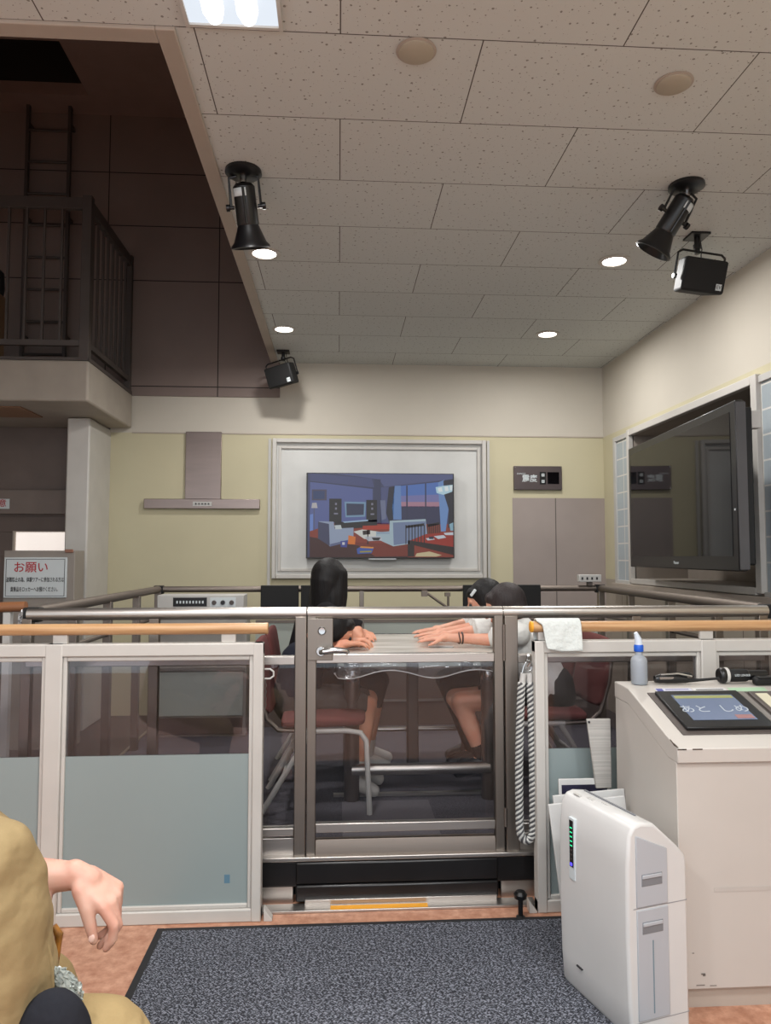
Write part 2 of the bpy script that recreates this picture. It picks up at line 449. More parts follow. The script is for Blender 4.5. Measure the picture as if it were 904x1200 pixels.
# left: below the mezzanine
lw = M('left_wall_brown', (112, 99, 93), .6)
struct('wall_left', MB().box(-4.2, -2.06, BW, BW+.1, 1.63, 2.64).box(-2.06, -1.9, BW, BW+.1, 0, 2.64), lw, smooth=False)
struct('trim_3', MB().box(-4.2, -2.06, BW-.07, BW, 1.645, 1.84), M('beam_box', (124, 111, 104), .55), bevel=.004)
struct('wall_left', MB().box(-4.3, -4.2, -3, BW, 0, CZ), MT['cream'], smooth=False)
d1 = thing('door_1', '', '', (-2.5, BW, 0)); del d1['label']; del d1['category']; d1['kind'] = 'structure'
P('door_leaf', MB().box(-3.6, -2.06, BW+.02, BW+.08, 0, 1.30).box(-3.6, -2.66, BW+.02, BW+.08, 1.30, 1.5).box(-3.6, -2.06, BW+.02, BW+.08, 1.5, 1.64), M('door_brown', (104, 90, 84), .5), d1, bevel=.003)
P('window_frame', MB().box(-2.665, -2.65, BW+.0, BW+.05, 1.30, 1.5).box(-2.665, -2.06, BW, BW+.05, 1.5, 1.508), MT['beige'], d1)
def wire_glass():
    m, nt, b = newmat('lit_wire_glass')
    tc = nt.nodes.new('ShaderNodeTexCoord'); mp = nt.nodes.new('ShaderNodeMapping'); mp.inputs['Rotation'].default_value = (0, PI/4, 0)
    nt.links.new(tc.outputs['Object'], mp.inputs[0]); sp = nt.nodes.new('ShaderNodeSeparateXYZ'); nt.links.new(mp.outputs[0], sp.inputs[0])
    acc = None
    for i in (0, 2):
        w = math_n(nt, 'LESS_THAN', math_n(nt, 'FRACT', math_n(nt, 'MULTIPLY', sp.outputs[i], 45)), .14)
        acc = w if acc is None else math_n(nt, 'MAXIMUM', acc, w)
    c = mixcol(nt, acc, lin((236, 224, 214)), lin((205, 190, 180)))
    nt.links.new(c, b.inputs['Emission Color']); b.inputs['Emission Strength'].default_value = .85
    return m
P('pane', MB().box(-2.65, -2.06, BW+.03, BW+.04, 1.30, 1.5), wire_glass(), d1, smooth=False)
# column under the mezzanine
tag(B(MB().box(-2.065, -1.895, 5.74, BW+.02, 0, 2.355), 'column', MT['white'], bevel=.012), 'pale painted square column holding up the balcony slab', 'column')
# mezzanine
mz = thing('balcony', 'concrete balcony slab with dark metal railing high at upper left', 'balcony', (-3, 5.6, 2.36))
P('slab', MB().box(-4.2, -1.72, 5.15, BW-.02, 2.36, 2.645), M('slab_paint', (168, 158, 146), .6), mz, bevel=.015)
wd = M('hatch_wood', (150, 112, 84), .5)
P('ceiling_hatch', MB().box(-2.75, -2.25, 5.35, 5.75, 2.352, 2.36), wd, mz, bevel=.002)
dk = MT['dark']
P('handrail', MB().box(-4.2, -1.735, 5.16, 5.20, 3.72, 3.80).box(-1.775, -1.735, 5.20, BW-.03, 3.72, 3.80), dk, mz, bevel=.003)
P('bottom_rail', MB().box(-4.2, -1.735, 5.165, 5.195, 2.75, 2.79).box(-1.77, -1.74, 5.20, BW-.03, 2.75, 2.79).box(-4.2, -1.725, 5.152, 5.17, 2.645, 2.665).box(-1.735, -1.722, 5.17, BW-.03, 2.645, 2.67), dk, mz)
P('post', MB().box(-1.79, -1.725, 5.155, 5.215, 2.645, 3.815), dk, mz, bevel=.003)
P('post', MB().box(-1.775, -1.73, BW-.07, BW-.025, 2.645, 3.815), dk, mz, bevel=.003)
for k in range(12):
    x = -1.93-.12*k*1.0
    P('baluster', MB().box(x-.008, x+.008, 5.172, 5.188, 2.79, 3.72), dk, mz)
for k in range(8):
    y = 5.29+.115*k
    P('baluster', MB().box(-1.763, -1.747, y-.008, y+.008, 2.79, 3.72), dk, mz)
# ladder to the hatch
ld = thing('ladder', 'dark steel ladder on the upper wall rising to the ceiling hatch', 'ladder', (-2.42, 6.15, 2.65))
for x in (-2.59, -2.25): P('side_rail', MB().box(x-.012, x+.012, 6.13, 6.17, 2.65, 5.3), dk, ld)
for k in range(9): P('rung', MB().tube([(-2.59, 6.15, 2.95+.27*k), (-2.25, 6.15, 2.95+.27*k)], .011, 8), dk, ld)
for z in (3.1, 4.1, 4.9):
    for x in (-2.59, -2.25): P('bracket', MB().box(x-.01, x+.01, 6.15, 6.25, z-.015, z+.015), dk, ld)
# brown wrapped pole on the balcony at the very left edge
ub = thing('wrapped_pole', 'tan wooden post with black top standing on the balcony, cut by left edge', 'post', (-2.42, 5.32, 2.645))
P('post', MB().box(-2.50, -2.385, 5.28, 5.38, 2.645, 3.15), M('tan_board', (120, 92, 66), .6), ub, bevel=.01)
P('cap', MB().lathe([(.055, 0), (.062, .05), (.055, .16), (.02, .2)], (-2.44, 5.33, 3.15)), MT['blackm'], ub)

# ================================================================== CEILING FITTINGS
for i, (x, y, lab) in enumerate(((-.406, 3.958, 'round recessed downlight just below the left spotlight'), (-.398, 5.301, 'round recessed downlight farther back above the small left speaker'),
                  (1.521, 3.94, 'round recessed downlight left of the right ceiling speaker'), (1.534, 5.302, 'farthest right round downlight near the back wall'))):
    d = thing('downlight', lab, 'ceiling light', (x, y, CZ), 'round recessed downlights')
    P('ring', MB().lathe([(.062, 0), (.085, -.001), (.087, -.006), (.064, -.010), (.062, -.004)], (x, y, CZ), n=36, caps=False), MT['white'], d)
    P('diffuser', MB().lathe([(.0, -.005), (.060, -.006), (.062, -.004), (.062, 0), (0, .0)], (x, y, CZ), n=36), MT['lamp'], d)
for x, y, lab in ((.246, 2.306, 'round beige ceiling disc nearer the square light'), (1.155, 2.414, 'round beige ceiling disc at upper right')):
    d = thing('ceiling_disc', lab, 'ceiling cover', (x, y, CZ), 'round beige ceiling covers')
    P('rim', MB().lathe([(.064, 0), (.066, -.004), (.06, -.006)], (x, y, CZ), n=36), MT['beige'], d)
    P('plate', MB().lathe([(.0, -.015), (.05, -.014), (.057, -.010), (.058, -.003), (0, -.003)], (x, y, CZ), n=36), M('disc_beige', (178, 168, 150), .5), d)
# square fixture
sx0, sx1, sy0, sy1 = -.475, -.178, 1.93, 2.23
d = thing('square_ceiling_light', 'bright square recessed ceiling light with two bulbs at top edge', 'ceiling light', (-.33, 2.08, CZ))
P('housing', MB().box(sx0, sx0+.012, sy0, sy1, CZ-.012, CZ).box(sx1-.012, sx1, sy0, sy1, CZ-.012, CZ).box(sx0+.012, sx1-.012, sy0, sy0+.012, CZ-.011, CZ).box(sx0+.012, sx1-.012, sy1-.012, sy1, CZ-.011, CZ), MT['white'], d)
P('reflector', MB().box(sx0+.012, sx1-.012, sy0+.012, sy1-.012, CZ-.004, CZ-.001), MT['lampsoft'], d, smooth=False)
for bx in (-.375, -.275):
    P('bulb', MB().lathe([(0, -.03), (.02, -.028), (.03, -.015), (.032, .05), (.022, .085), (.0, .088)], (bx, 2.075, CZ-.03), (0, 1, 0), 20), emis('cfl_glow', (255, 255, 255), 3), d)
    P('socket', MB().lathe([(.018, -.06), (.022, -.028), (0, -.028)], (bx, 2.075, CZ-.03), (0, 1, 0), 20).box(bx-.008, bx+.008, 2.03, 2.055, CZ-.03, CZ-.003), MT['lgrey'], d)

def spotlight(x, y, axis, lab, sgn, yaw=0):
    d = thing('spotlight', lab, 'spotlight', (x, y, CZ), 'black flared ceiling spotlights')
    P('ceiling_plate', MB().lathe([(.0, 0), (.076, 0), (.078, -.014), (.06, -.026), (0, -.028)], (x, y, CZ), n=32), MT['blackmetal'], d)
    ax = V(axis).normalized(); p0 = V((x, y, CZ-.055)) + ax*(.0) + V((0, 0, 0))
    side = ax.cross(V((0, 1, 0))).normalized() if abs(ax.y) < .9 else V((1, 0, 0))
    side = V((math.cos(yaw), math.sin(yaw), 0))
    side = (side-ax*side.dot(ax)).normalized()
    P('stem', MB().tube([(x, y, CZ-.02), p0], .014, 10), MT['chrome'], d)
    body = MB().lathe([(0, 0), (.035, .002), (.046, .015), (.047, .165), (.045, .17), (.052, .19), (.070, .238), (.083, .252), (.085, .262), (.078, .264), (.066, .245), (.042, .19), (0, .185)], p0, ax, 32)
    P('lamp_housing', body, MT['blackmetal'], d)
    P('fin', MB().tube([p0+ax*.02-side.cross(ax)*.047, p0+ax*.165-side.cross(ax)*.047], .006, 8), MT['blackmetal'], d)
    piv = p0+ax*.095
    y1 = MB()
    for s in (-1, 1):
        y1.tube([V((x, y, CZ-.024))+side*s*.03, V((x, y, CZ-.03))+side*s*.062, piv+side*s*.064], .006, 8)
    P('yoke', y1, MT['blackmetal'], d)
    for s in (-1, 1):
        P('knob', MB().lathe([(.008, 0), (.008, .018), (.015, .02), (.015, .034), (0, .036)], piv+side*s*.05, side*s, 16), MT['blackmetal'], d)
    # paper label wrapped on the barrel
    lb = MB(); n = 8; u = side; w = ax.cross(u)
    a0 = -PI*.5 + sgn*.5
    if w.y < 0: w = -w
    ring = []
    for k in range(n+1):
        a = a0-.75+1.5*k/n
        v_ = (u*math.cos(a)+w*math.sin(a))*.0478
        ring.append((p0+ax*.022+v_, p0+ax*.055+v_))
    vv = [(lb.bm.verts.new(a), lb.bm.verts.new(b)) for a, b in ring]
    for a, b in zip(vv, vv[1:]): lb.bm.faces.new((a[0], b[0], b[1], a[1]))
    lab_o = P('label', lb, MT['signw'], d); 
    so = lab_o.modifiers.new('s', 'SOLIDIFY'); so.thickness = .0006; so.offset = 1
    return d
spotlight(-.41, 3.10, (.10, .36, -1), 'black flared spotlight hanging over the left ceiling edge', -1)
spotlight(1.53, 3.10, (-.50, .34, -.88), 'black flared spotlight at upper right beside the box speaker', 1, .15)

def speaker(x, y, w, h, dep, cz, rot, roll, lab, drop):
    d = thing('ceiling_speaker', lab, 'speaker', (x, y, CZ), 'small black box speakers on ceiling brackets')
    R = Matrix.Rotation(rot, 3, 'Z') @ Matrix.Rotation(.28, 3, 'X') @ Matrix.Rotation(roll, 3, 'Y')
    c = V((x, y, cz))
    P('ceiling_plate', MB().box(x-.05, x+.05, y-.05, y+.05, CZ-.012, CZ), MT['blackmetal'], d, bevel=.002)
    P('stem', MB().tube([(x, y, CZ-.01), (x, y, cz+h/2+.035)], .014, 12).tube([(x, y, CZ-.05), (x, y, CZ-.07)], .02, 12), MT['blackmetal'], d)
    cab = MB(); poly = [(-w/2, -dep/2), (w/2, -dep/2), (w*.36, dep/2), (-w*.36, dep/2)]
    A = [cab.bm.verts.new(c+R @ V((p[0], p[1], -h/2))) for p in poly]; Bv = [cab.bm.verts.new(c+R @ V((p[0], p[1], h/2))) for p in poly]
    for i in range(4): cab.bm.faces.new((A[i], A[(i+1) % 4], Bv[(i+1) % 4], Bv[i]))
    cab.bm.faces.new(A[::-1]); cab.bm.faces.new(Bv)
    P('cabinet', cab, MT['blackm'], d, bevel=.012, seg=3)
    P('grille', MB().obox(c+R @ V((0, -dep/2-.002, 0)), (w*.94, .006, h*.9), R), MT['blackm'], d, bevel=.004)
    br = MB().tube([c+R @ V((-w/2-.012, 0, -.01)), c+R @ V((-w/2-.012, 0, h/2+.02)), c+R @ V((-w/2+.01, 0, h/2+.035)), c+R @ V((w/2-.01, 0, h/2+.035)), c+R @ V((w/2+.012, 0, h/2+.02)), c+R @ V((w/2+.012, 0, -.01))], .006, 8)
    P('bracket', br, MT['blackmetal'], d)
    for s in (-1, 1): P('knob', MB().lathe([(0, 0), (.014, 0), (.014, .012), (0, .014)], c+R @ V((s*(w/2+.004), 0, -.012)), R @ V((s, 0, 0)), 14), MT['blackmetal'], d)
    o = c+R @ V((w*.34, -dep/2-.0056, -h*.3))
    P('badge', MB().obox(o, (h*.19, .002, h*.19), R), MT['signw'], d)
    P('badge_letters', text_mb('EV', h*.15, o+R @ V((0, -.0014, 0)), R @ V((1, 0, 0)), R @ V((0, 0, 1))), MT['ink'], d, smooth=False)
    P('cable', MB().tube([(x+.02, y+.01, CZ-.01), (x+.03, y+.01, CZ-.07), (x+.03, y+.02, cz+h/2+.04), c+R @ V((.05, dep/2, h*.3))], .003, 6), MT['blackm'], d)
speaker(1.825, 3.60, .24, .165, .13, 2.725, .12, .06, 'black box speaker hanging below the right spotlight', .1)
speaker(-.447, 5.90, .24, .165, .15, 2.745, -.45, -.16, 'black box speaker near the back wall left of the far downlight', .1)

# ================================================================== BACK WALL THINGS
# range hood
rh = thing('range_hood', 'brushed steel chimney range hood on the yellow wall', 'range hood', (-1.13, BW, 1.7))
P('chimney', MB().box(-1.275, -.98, BW-.025, BW, 1.775, 2.34), MT['steelp'], rh, bevel=.003)
P('canopy', MB().box(-1.605, -.657, BW-.04, BW, 1.695, 1.775), MT['steelp'], rh, bevel=.003)
P('control_plate', MB().box(-1.205, -1.05, BW-.044, BW-.04, 1.716, 1.752), MT['lgrey'], rh)
for k in range(5): P('button', MB().lathe([(0, .004), (.007, .004), (.007, 0)], (-1.18+.026*k, BW-.044, 1.734), (0, -1, 0), 10), MT['ink'], rh)
# tv frame and centre tv
f0, f1, g0, g1 = -.556, 1.253, 1.115, 2.288
rf = thing('wall_frame', 'white frame and board around the lit wall television', 'frame', (.35, BW, 1.1))
P('frame', MB().box(f0, f0+.035, BW-.05, BW, g0, g1).box(f1-.035, f1, BW-.05, BW, g0, g1).box(f0+.035, f1-.035, BW-.048, BW, g1-.035, g1).box(f0+.035, f1-.035, BW-.048, BW, g0, g0+.035), MT['white'], rf, bevel=.006)
P('inner_frame', MB().box(f0+.05, f0+.075, BW-.03, BW, g0+.06, g1-.06).box(f1-.075, f1-.05, BW-.03, BW, g0+.06, g1-.06).box(f0+.075, f1-.075, BW-.029, BW, g1-.085, g1-.06).box(f0+.075, f1-.075, BW-.029, BW, g0+.06, g0+.085), MT['white'], rf, bevel=.004)
bm_ = M('frame_board', (206, 206, 203), .5, 0, .05, 4)
P('back_board', MB().box(f0+.03, f1-.03, BW-.012, BW+.0, g0+.03, g1-.03), bm_, rf, smooth=False)
P('side_strip', MB().box(f0-.035, f0-.012, BW-.02, BW, .95, g1), MT['lgrey'], rf)
P('side_strip', MB().box(f1+.012, f1+.035, BW-.02, BW, .95, g1), MT['lgrey'], rf)

tx0, tx1, tz0, tz1 = -.268, .968, 1.283, 1.995; ty = BW-.09
tv = thing('wall_television', 'lit flat television showing a cartoon living room', 'television', (.35, BW, tz0))
P('bezel', MB().box(tx0, tx1, ty, ty+.05, tz0, tz1), MT['black'], tv, bevel=.003)
P('stand_bar', MB().box(.25, .48, ty-.008, ty+.02, tz0-.012, tz0), MT['grey'], tv, bevel=.002)
P('wall_mount', MB().box(.1, .6, ty+.05, BW-.012, 1.5, 1.8), MT['blackm'], tv)
W_, H_ = tx1-tx0, tz1-tz0
pic_polys = []; pic_mats = []; cache = {}
def pc(col, pts, lift):
    # pts in 904x547 crop pixels of the screen picture; screen spans (40..860, 50..518)
    key = col
    if key not in cache:
        cache[key] = len(pic_mats); pic_mats.append(emis('picture_%d_%d_%d' % col, col, .55))
    pic_polys.append((cache[key], pts, lift))
def R4(a, b, c, d): return [(a, b), (c, b), (c, d), (a, d)]
sc_bg = (92, 104, 158)
pc((60, 66, 104), R4(48, 54, 854, 512), 0)
pc((88, 100, 158), [(60, 100), (405, 138), (405, 330), (60, 370)], 1)            # left wall
pc((70, 78, 124), [(60, 54), (400, 80), (415, 135), (60, 100)], 1)
pc((50, 56, 92), [(60, 95), (415, 130), (415, 136), (60, 101)], 2)
pc((84, 92, 138), [(200, 54), (854, 54), (854, 80), (470, 125), (440, 84)], 1)      # ceiling
pc((52, 58, 92), [(415, 84), (450, 84), (455, 330), (405, 330)], 2)             # corner pillar
pc((74, 82, 128), [(450, 130), (500, 125), (500, 330), (452, 330)], 2)
pc((78, 116, 190), [(560, 120), (800, 95), (800, 235), (560, 235)], 2)          # window sky
pc((120, 120, 176), [(560, 175), (800, 165), (800, 235), (560, 235)], 3)
pc((176, 130, 150), [(560, 208), (800, 208), (800, 235), (560, 235)], 4)
pc((46, 48, 84), R4(560, 232, 790, 330), 4)
pc((40, 44, 76), R4(592, 118, 600, 310), 5); pc((40, 44, 76), R4(697, 105, 704, 320), 5)
pc((24, 26, 48), [(495, 128), (528, 122), (520, 300), (500, 330), (480, 270)], 5)
pc((104, 140, 196), [(528, 120), (562, 118), (566, 305), (520, 305), (514, 240)], 5)    # curtain
pc((110, 148, 204), [(770, 100), (805, 85), (828, 250), (812, 370), (785, 370)], 5)
pc((20, 22, 42), [(800, 90), (854, 80), (854, 350), (826, 350), (830, 250), (805, 170)], 6)
pc((138, 52, 34), [(60, 370), (210, 320), (854, 330), (854, 512), (60, 512)], 2)    # floor
pc((62, 22, 20), [(60, 400), (400, 460), (600, 470), (600, 512), (60, 512)], 3)
pc((120, 42, 26), [(300, 430), (600, 440), (610, 505), (420, 508)], 4)
pc((74, 70, 96), R4(70, 142, 152, 202), 5); pc((40, 62, 110), R4(78, 150, 140, 194), 6)
pc((190, 186, 190), [(72, 216), (96, 214), (102, 244), (68, 244)], 5); pc((88, 90, 120), R4(80, 244, 86, 365), 5)
pc((110, 140, 210), [(60, 280), (78, 275), (78, 365), (60, 370)], 4)
pc((16, 15, 24), R4(166, 192, 234, 322), 6); pc((16, 15, 24), R4(370, 198, 430, 318), 6)
for yy in (215, 240): pc((130, 130, 150), R4(198, yy, 208, yy+12), 7); pc((130, 130, 150), R4(398, yy, 408, yy+12), 7)
pc((130, 130, 150), R4(192, 270, 214, 278), 7); pc((130, 130, 150), R4(394, 272, 414, 280), 7)
pc((120, 156, 186), [(250, 208), (368, 210), (364, 290), (256, 294)], 7); pc((44, 52, 84), [(260, 218), (358, 220), (356, 280), (262, 284)], 8)
pc((14, 13, 22), [(195, 322), (430, 306), (430, 345), (195, 362)], 6)
pc((160, 190, 220), [(240, 318), (380, 306), (380, 314), (250, 324)], 7)
pc((110, 118, 150), [(448, 200), (476, 200), (480, 300), (456, 310)], 4)
pc((176, 50, 26), [(350, 340), (500, 335), (500, 358), (352, 362)], 7)
pc((220, 220, 214), [(300, 372), (350, 360), (500, 380), (480, 410), (360, 412)], 5)
pc((152, 166, 192), [(110, 316), (190, 318), (196, 356), (300, 350), (300, 420), (170, 452), (110, 400)], 8)  # armchair
pc((60, 64, 96), [(105, 318), (165, 330), (170, 450), (105, 410)], 9)
pc((200, 210, 214), [(195, 338), (230, 336), (236, 358), (200, 360)], 10)
pc((96, 104, 140), [(172, 440), (300, 410), (300, 422), (172, 454)], 9)
pc((170, 192, 204), [(500, 312), (700, 302), (712, 420), (600, 440), (520, 452), (424, 410), (424, 376), (498, 370)], 8)   # sofa
pc((116, 132, 166), [(518, 322), (700, 314), (708, 420), (522, 446)], 9)
pc((150, 170, 190), [(424, 372), (498, 374), (500, 384), (430, 386)], 9)
pc((222, 120, 40), [(272, 392), (312, 400), (308, 442), (270, 440)], 10); pc((60, 70, 150), [(228, 424), (268, 420), (264, 458), (230, 456)], 10)
pc((210, 210, 216), R4(238, 430, 252, 444), 11)
pc((60, 90, 170), [(318, 466), (342, 452), (412, 462), (400, 490), (322, 494)], 10); pc((224, 150, 60), [(340, 452), (412, 456), (408, 464), (336, 460)], 11)
pc((160, 150, 60), [(334, 478), (400, 476), (398, 484), (336, 486)], 11)
pc((16, 12, 16), R4(376, 362, 382, 440), 9); pc((40, 24, 24), [(350, 368), (392, 362), (392, 386), (352, 390)], 9)
pc((190, 195, 205), [(360, 400), (450, 396), (460, 420), (380, 424)], 9); pc((26, 22, 30), [(400, 404), (450, 404), (440, 420), (410, 420)], 10)
pc((158, 38, 22), [(612, 420), (700, 385), (854, 372), (854, 470), (700, 452)], 11)   # table
pc((34, 14, 16), [(612, 420), (854, 455), (854, 500), (636, 446), (636, 508), (612, 508)], 12)
def slatchair(x0, x1, y0, y1, L):
    pc((22, 14, 20), [(x0, y0+14), (x1, y0), (x1, y0+14), (x0, y0+28)], L)
    n = 6
    for k in range(n+1):
        xx = x0+(x1-x0)*k/n; pc((22, 14, 20), R4(xx-2.5, y0+10, xx+2.5, y1-6*k/n), L)
slatchair(590, 692, 325, 440, 13); slatchair(712, 776, 318, 384, 12)
pc((22, 14, 20), R4(600, 420, 612, 508), 13)
pc((206, 214, 224), [(745, 396), (800, 390), (815, 404), (770, 412)], 13); pc((206, 214, 224), [(700, 408), (735, 404), (752, 414), (712, 420)], 13)
pc((30, 36, 60), [(716, 400), (745, 398), (742, 412), (720, 412)], 14); pc((140, 180, 200), [(832, 330), (854, 320), (854, 366), (838, 366)], 13)
pc((206, 214, 224), [(800, 378), (854, 374), (854, 390), (810, 390)], 13); pc((206, 190, 150), [(650, 490), (720, 480), (790, 500), (760, 508), (640, 508)], 14)
pc((190, 225, 240), [(756, 126), (800, 118), (852, 112), (850, 150), (800, 168), (762, 158)], 13)
pc((240, 250, 250), [(768, 132), (790, 126), (796, 150), (774, 152)], 14); pc((240, 250, 250), [(806, 124), (826, 120), (830, 146), (810, 148)], 14); pc((240, 250, 250), R4(836, 116, 850, 142), 14)
pm = MB()
for mi, pts, lift in pic_polys:
    vs = []
    for (px, py) in pts:
        u = (px-40)/820; v = (py-50)/468
        vs.append(pm.bm.verts.new((tx0+u*W_, ty-.0006-.00012*lift, tz1-v*H_)))
    fc = pm.bm.faces.new(vs); fc.material_index = mi
for fc in pm.bm.faces: pass
def raw(name, mb, mats, parent):
    me = bpy.data.meshes.new(name); mb.bm.to_mesh(me); mb.bm.free(); o = bpy.data.objects.new(name, me); COL.objects.link(o)
    for q in mats: me.materials.append(q)
    o.parent = parent; o.matrix_parent_inverse = Matrix.Translation(parent.location).inverted(); return o
raw('screen', pm, pic_mats, tv)

# intensity display
sd = thing('intensity_display', 'brown metal seismic intensity display with a small black window', 'display', (1.7, BW, 1.87))
P('plate', MB().box(1.495, 1.912, BW-.03, BW, 1.868, 2.072), M('display_plate', (98, 88, 88), .38, .6), sd, bevel=.003)
P('window', MB().box(1.785, 1.885, BW-.034, BW-.03, 1.92, 2.02), MT['screenblk'], sd)
P('button_panel', MB().box(1.718, 1.772, BW-.033, BW-.03, 1.915, 2.022), MT['blackm'], sd)
for z in (1.995, 1.94): P('button', MB().box(1.733, 1.757, BW-.037, BW-.033, z-.012, z+.012), MT['signw'], sd).location = (0, 0, 0)
for z in (1.995, 1.94): P('button_mark', MB().box(1.742, 1.748, BW-.0375, BW-.037, z-.005, z+.005), MT['ink'], sd)
P('lettering', text_mb('震度', .066, (1.63, BW-.031, 1.962), (1, 0, 0), (0, 0, 1), .001, bold=.0012), MT['signw'], sd, smooth=False)
P('lettering', text_mb('SHINDO', .02, (1.555, BW-.031, 2.005), (1, 0, 0), (0, 0, 1), .001, shear=.3), MT['signw'], sd, smooth=False)
for x in (1.505, 1.902):
    for z in (1.878, 2.062): P('screw', MB().lathe([(0, .003), (.004, .003), (.004, 0)], (x, BW-.03, z), (0, -1, 0), 8), MT['chrome'], sd)
# large tv on right
bt = thing('large_television', 'large dark plasma television on an arm in the right wall recess', 'television', (2.1, 4.2, 1.22))
TA, TBn = V((2.085, 5.2, 0)), V((1.95, 3.51, 0))     # far and near ends of the screen front
tdir = (TBn-TA).normalized(); tn_ = V((-tdir.y, tdir.x, 0)); tn_ = tn_ if tn_.x > 0 else -tn_
TLn = (TBn-TA).length; RT = Matrix(((tdir.x, tn_.x, 0), (tdir.y, tn_.y, 0), (0, 0, 1)))
def tvbox(a0, a1, d0, d1, z0, z1, name, mat, **k):
    c = TA+tdir*((a0+a1)/2)+tn_*((d0+d1)/2)+V((0, 0, (z0+z1)/2))
    return P(name, MB().obox(c, (a1-a0, d1-d0, z1-z0), RT), mat, bt, **k)
z0, z1 = 1.226, 2.072
tvbox(0, TLn, 0, .045, z0, z1, 'bezel', MT['black'], bevel=.006)
tvbox(.05, TLn-.06, -.002, .001, z0+.075, z1-.05, 'screen', MT['screenblk'], smooth=False)
tvbox(TLn, TLn+.006, .004, .05, z0+.01, z1-.01, 'side_edge', M('tv_side_grey', (74, 73, 76), .4))
tvbox(.1, TLn-.02, .045, .095, z0+.03, z1-.03, 'rear_housing', MT['blackm'], bevel=.01)
tvbox(.5, 1.3, .095, .14, 1.35, 2.0, 'mount', MT['blackm'], bevel=.005)
tvbox(.75, 1.05, .14, .62, 1.5, 1.9, 'mount_arm', MT['blackm'], bevel=.005)
tvbox(TLn-.03, TLn-.022, -.003, 0, z0+.30, z0+.31, 'power_light', MT['signw'])
tvbox(TLn-.12, TLn-.06, .1, .16, z1-.13, z1-.04, 'top_sensor', MT['lgrey'], bevel=.006)
o_ = TA+tdir*(TLn*.52)-tn_*.0025
P('logo', text_mb('Pioneer', .026, (o_.x, o_.y, z0+.036), tdir, (0, 0, 1), .001), MT['signw'], bt, smooth=False)
# left: notice board and caution sign
nb = thing('notice_board', 'white notice with red and black Japanese writing on a grey cabinet', 'sign', (-2.05, 5.2, 0))
P('cabinet', MB().box(-2.27, -1.80, 5.21, 5.40, 0, 1.34), M('grey_cabinet', (146, 138, 130), .5), nb, bevel=.004)
P('notice', MB().box(-2.262, -1.848, 5.197, 5.21, 1.02, 1.293), MT['signw'], nb, bevel=.002)
P('notice_border', MB().box(-2.25, -1.86, 5.1955, 5.197, 1.030, 1.033).box(-2.25, -1.86, 5.1955, 5.197, 1.279, 1.282).box(-2.25, -2.247, 5.1955, 5.197, 1.030, 1.282).box(-1.863, -1.86, 5.1955, 5.197, 1.030, 1.282), MT['ink'], nb)
P('heading', text_mb('お願い', .078, (-2.085, 5.196, 1.222), (1, 0, 0), (0, 0, 1), .001, bold=.0007), MT['red'], nb, smooth=False)
P('lettering', text_mb('盗難防止の為、体験ツアーに参加される方は', .036, (-2.055, 5.196, 1.14), (1, 0, 0), (0, 0, 1), .001, bold=.0004, sx=.53), MT['ink'], nb, smooth=False)
P('lettering', text_mb('貴重品をロッカーへお預けください。', .036, (-2.055, 5.196, 1.075), (1, 0, 0), (0, 0, 1), .001, bold=.0004, sx=.53), MT['ink'], nb, smooth=False)
P('latch', MB().box(-1.865, -1.81, 5.2, 5.215, 1.325, 1.348), M('latch_brown', (150, 104, 84), .5), nb, bevel=.004)
P('lock', MB().lathe([(0, .006), (.012, .006), (.014, 0)], (-1.95, 5.21, .79), (0, -1, 0), 16), MT['chrome'], nb)
cs = thing('caution_sign', 'small white caution sign with red characters on the brown beam', 'sign', (-2.75, BW-.07, 1.72))
P('plate', MB().box(-2.86, -2.665, BW-.078, BW-.07, 1.685, 1.765), MT['signw'], cs)
P('lettering', text_mb('注意', .066, (-2.752, BW-.0785, 1.726), (1, 0, 0), (0, 0, 1), .001, bold=.0006), MT['red'], cs, smooth=False)

# ================================================================== PLATFORM
PZ = .17
pf = thing('shaking_platform', 'carpeted steel earthquake platform behind the glass gate', 'platform', (.3, 4, 0))
P('deck', MB().box(-1.22, 1.82, 2.90, 5.05, PZ-.02, PZ), MT['carpet'], pf, smooth=False)
P('edge_strip', MB().box(-1.24, 1.84, 2.865, 2.90, PZ-.012, PZ+.004).box(-1.24, -1.22, 2.90, 5.05, PZ-.012, PZ+.006), MT['steel'], pf, bevel=.003)
P('base', MB().box(-1.2, 1.8, 2.96, 5.0, 0.0, PZ-.02), MT['blackm'], pf)
P('skirt', MB().box(-1.22, 1.82, 2.875, 2.895, .062, PZ-.012).box(-.155, .61, 2.855, 2.875, .015, .075).box(-.155, .61, 2.862, 2.876, .075, PZ-.014), MT['rubber'], pf, bevel=.008)
P('kick_plate', MB().box(-.30, .74, 2.80, 2.862, 0, .010).box(-1.2, -.165, 2.885, 2.90, 0.0, .07).box(.625, 1.8, 2.885, 2.90, 0, .07), MT['steel'], pf, bevel=.002)
P('kick_plate', MB().box(-.12, .60, 2.84, 2.857, .0, .03), MT['steel'], pf, bevel=.002)
P('carpet_tile', MB().box(.02, .42, 3.05, 3.5, PZ, PZ+.003), M('grey_carpet_tile', (116, 112, 118), .95, 0, .15, 180, .4, 240), pf)
tag(B(MB().box(-.025, .335, 2.805, 2.832, .010, .012), 'floor_tape', MT['orange'], smooth=False), 'yellow tape strip on the steel threshold before the gate', 'tape')

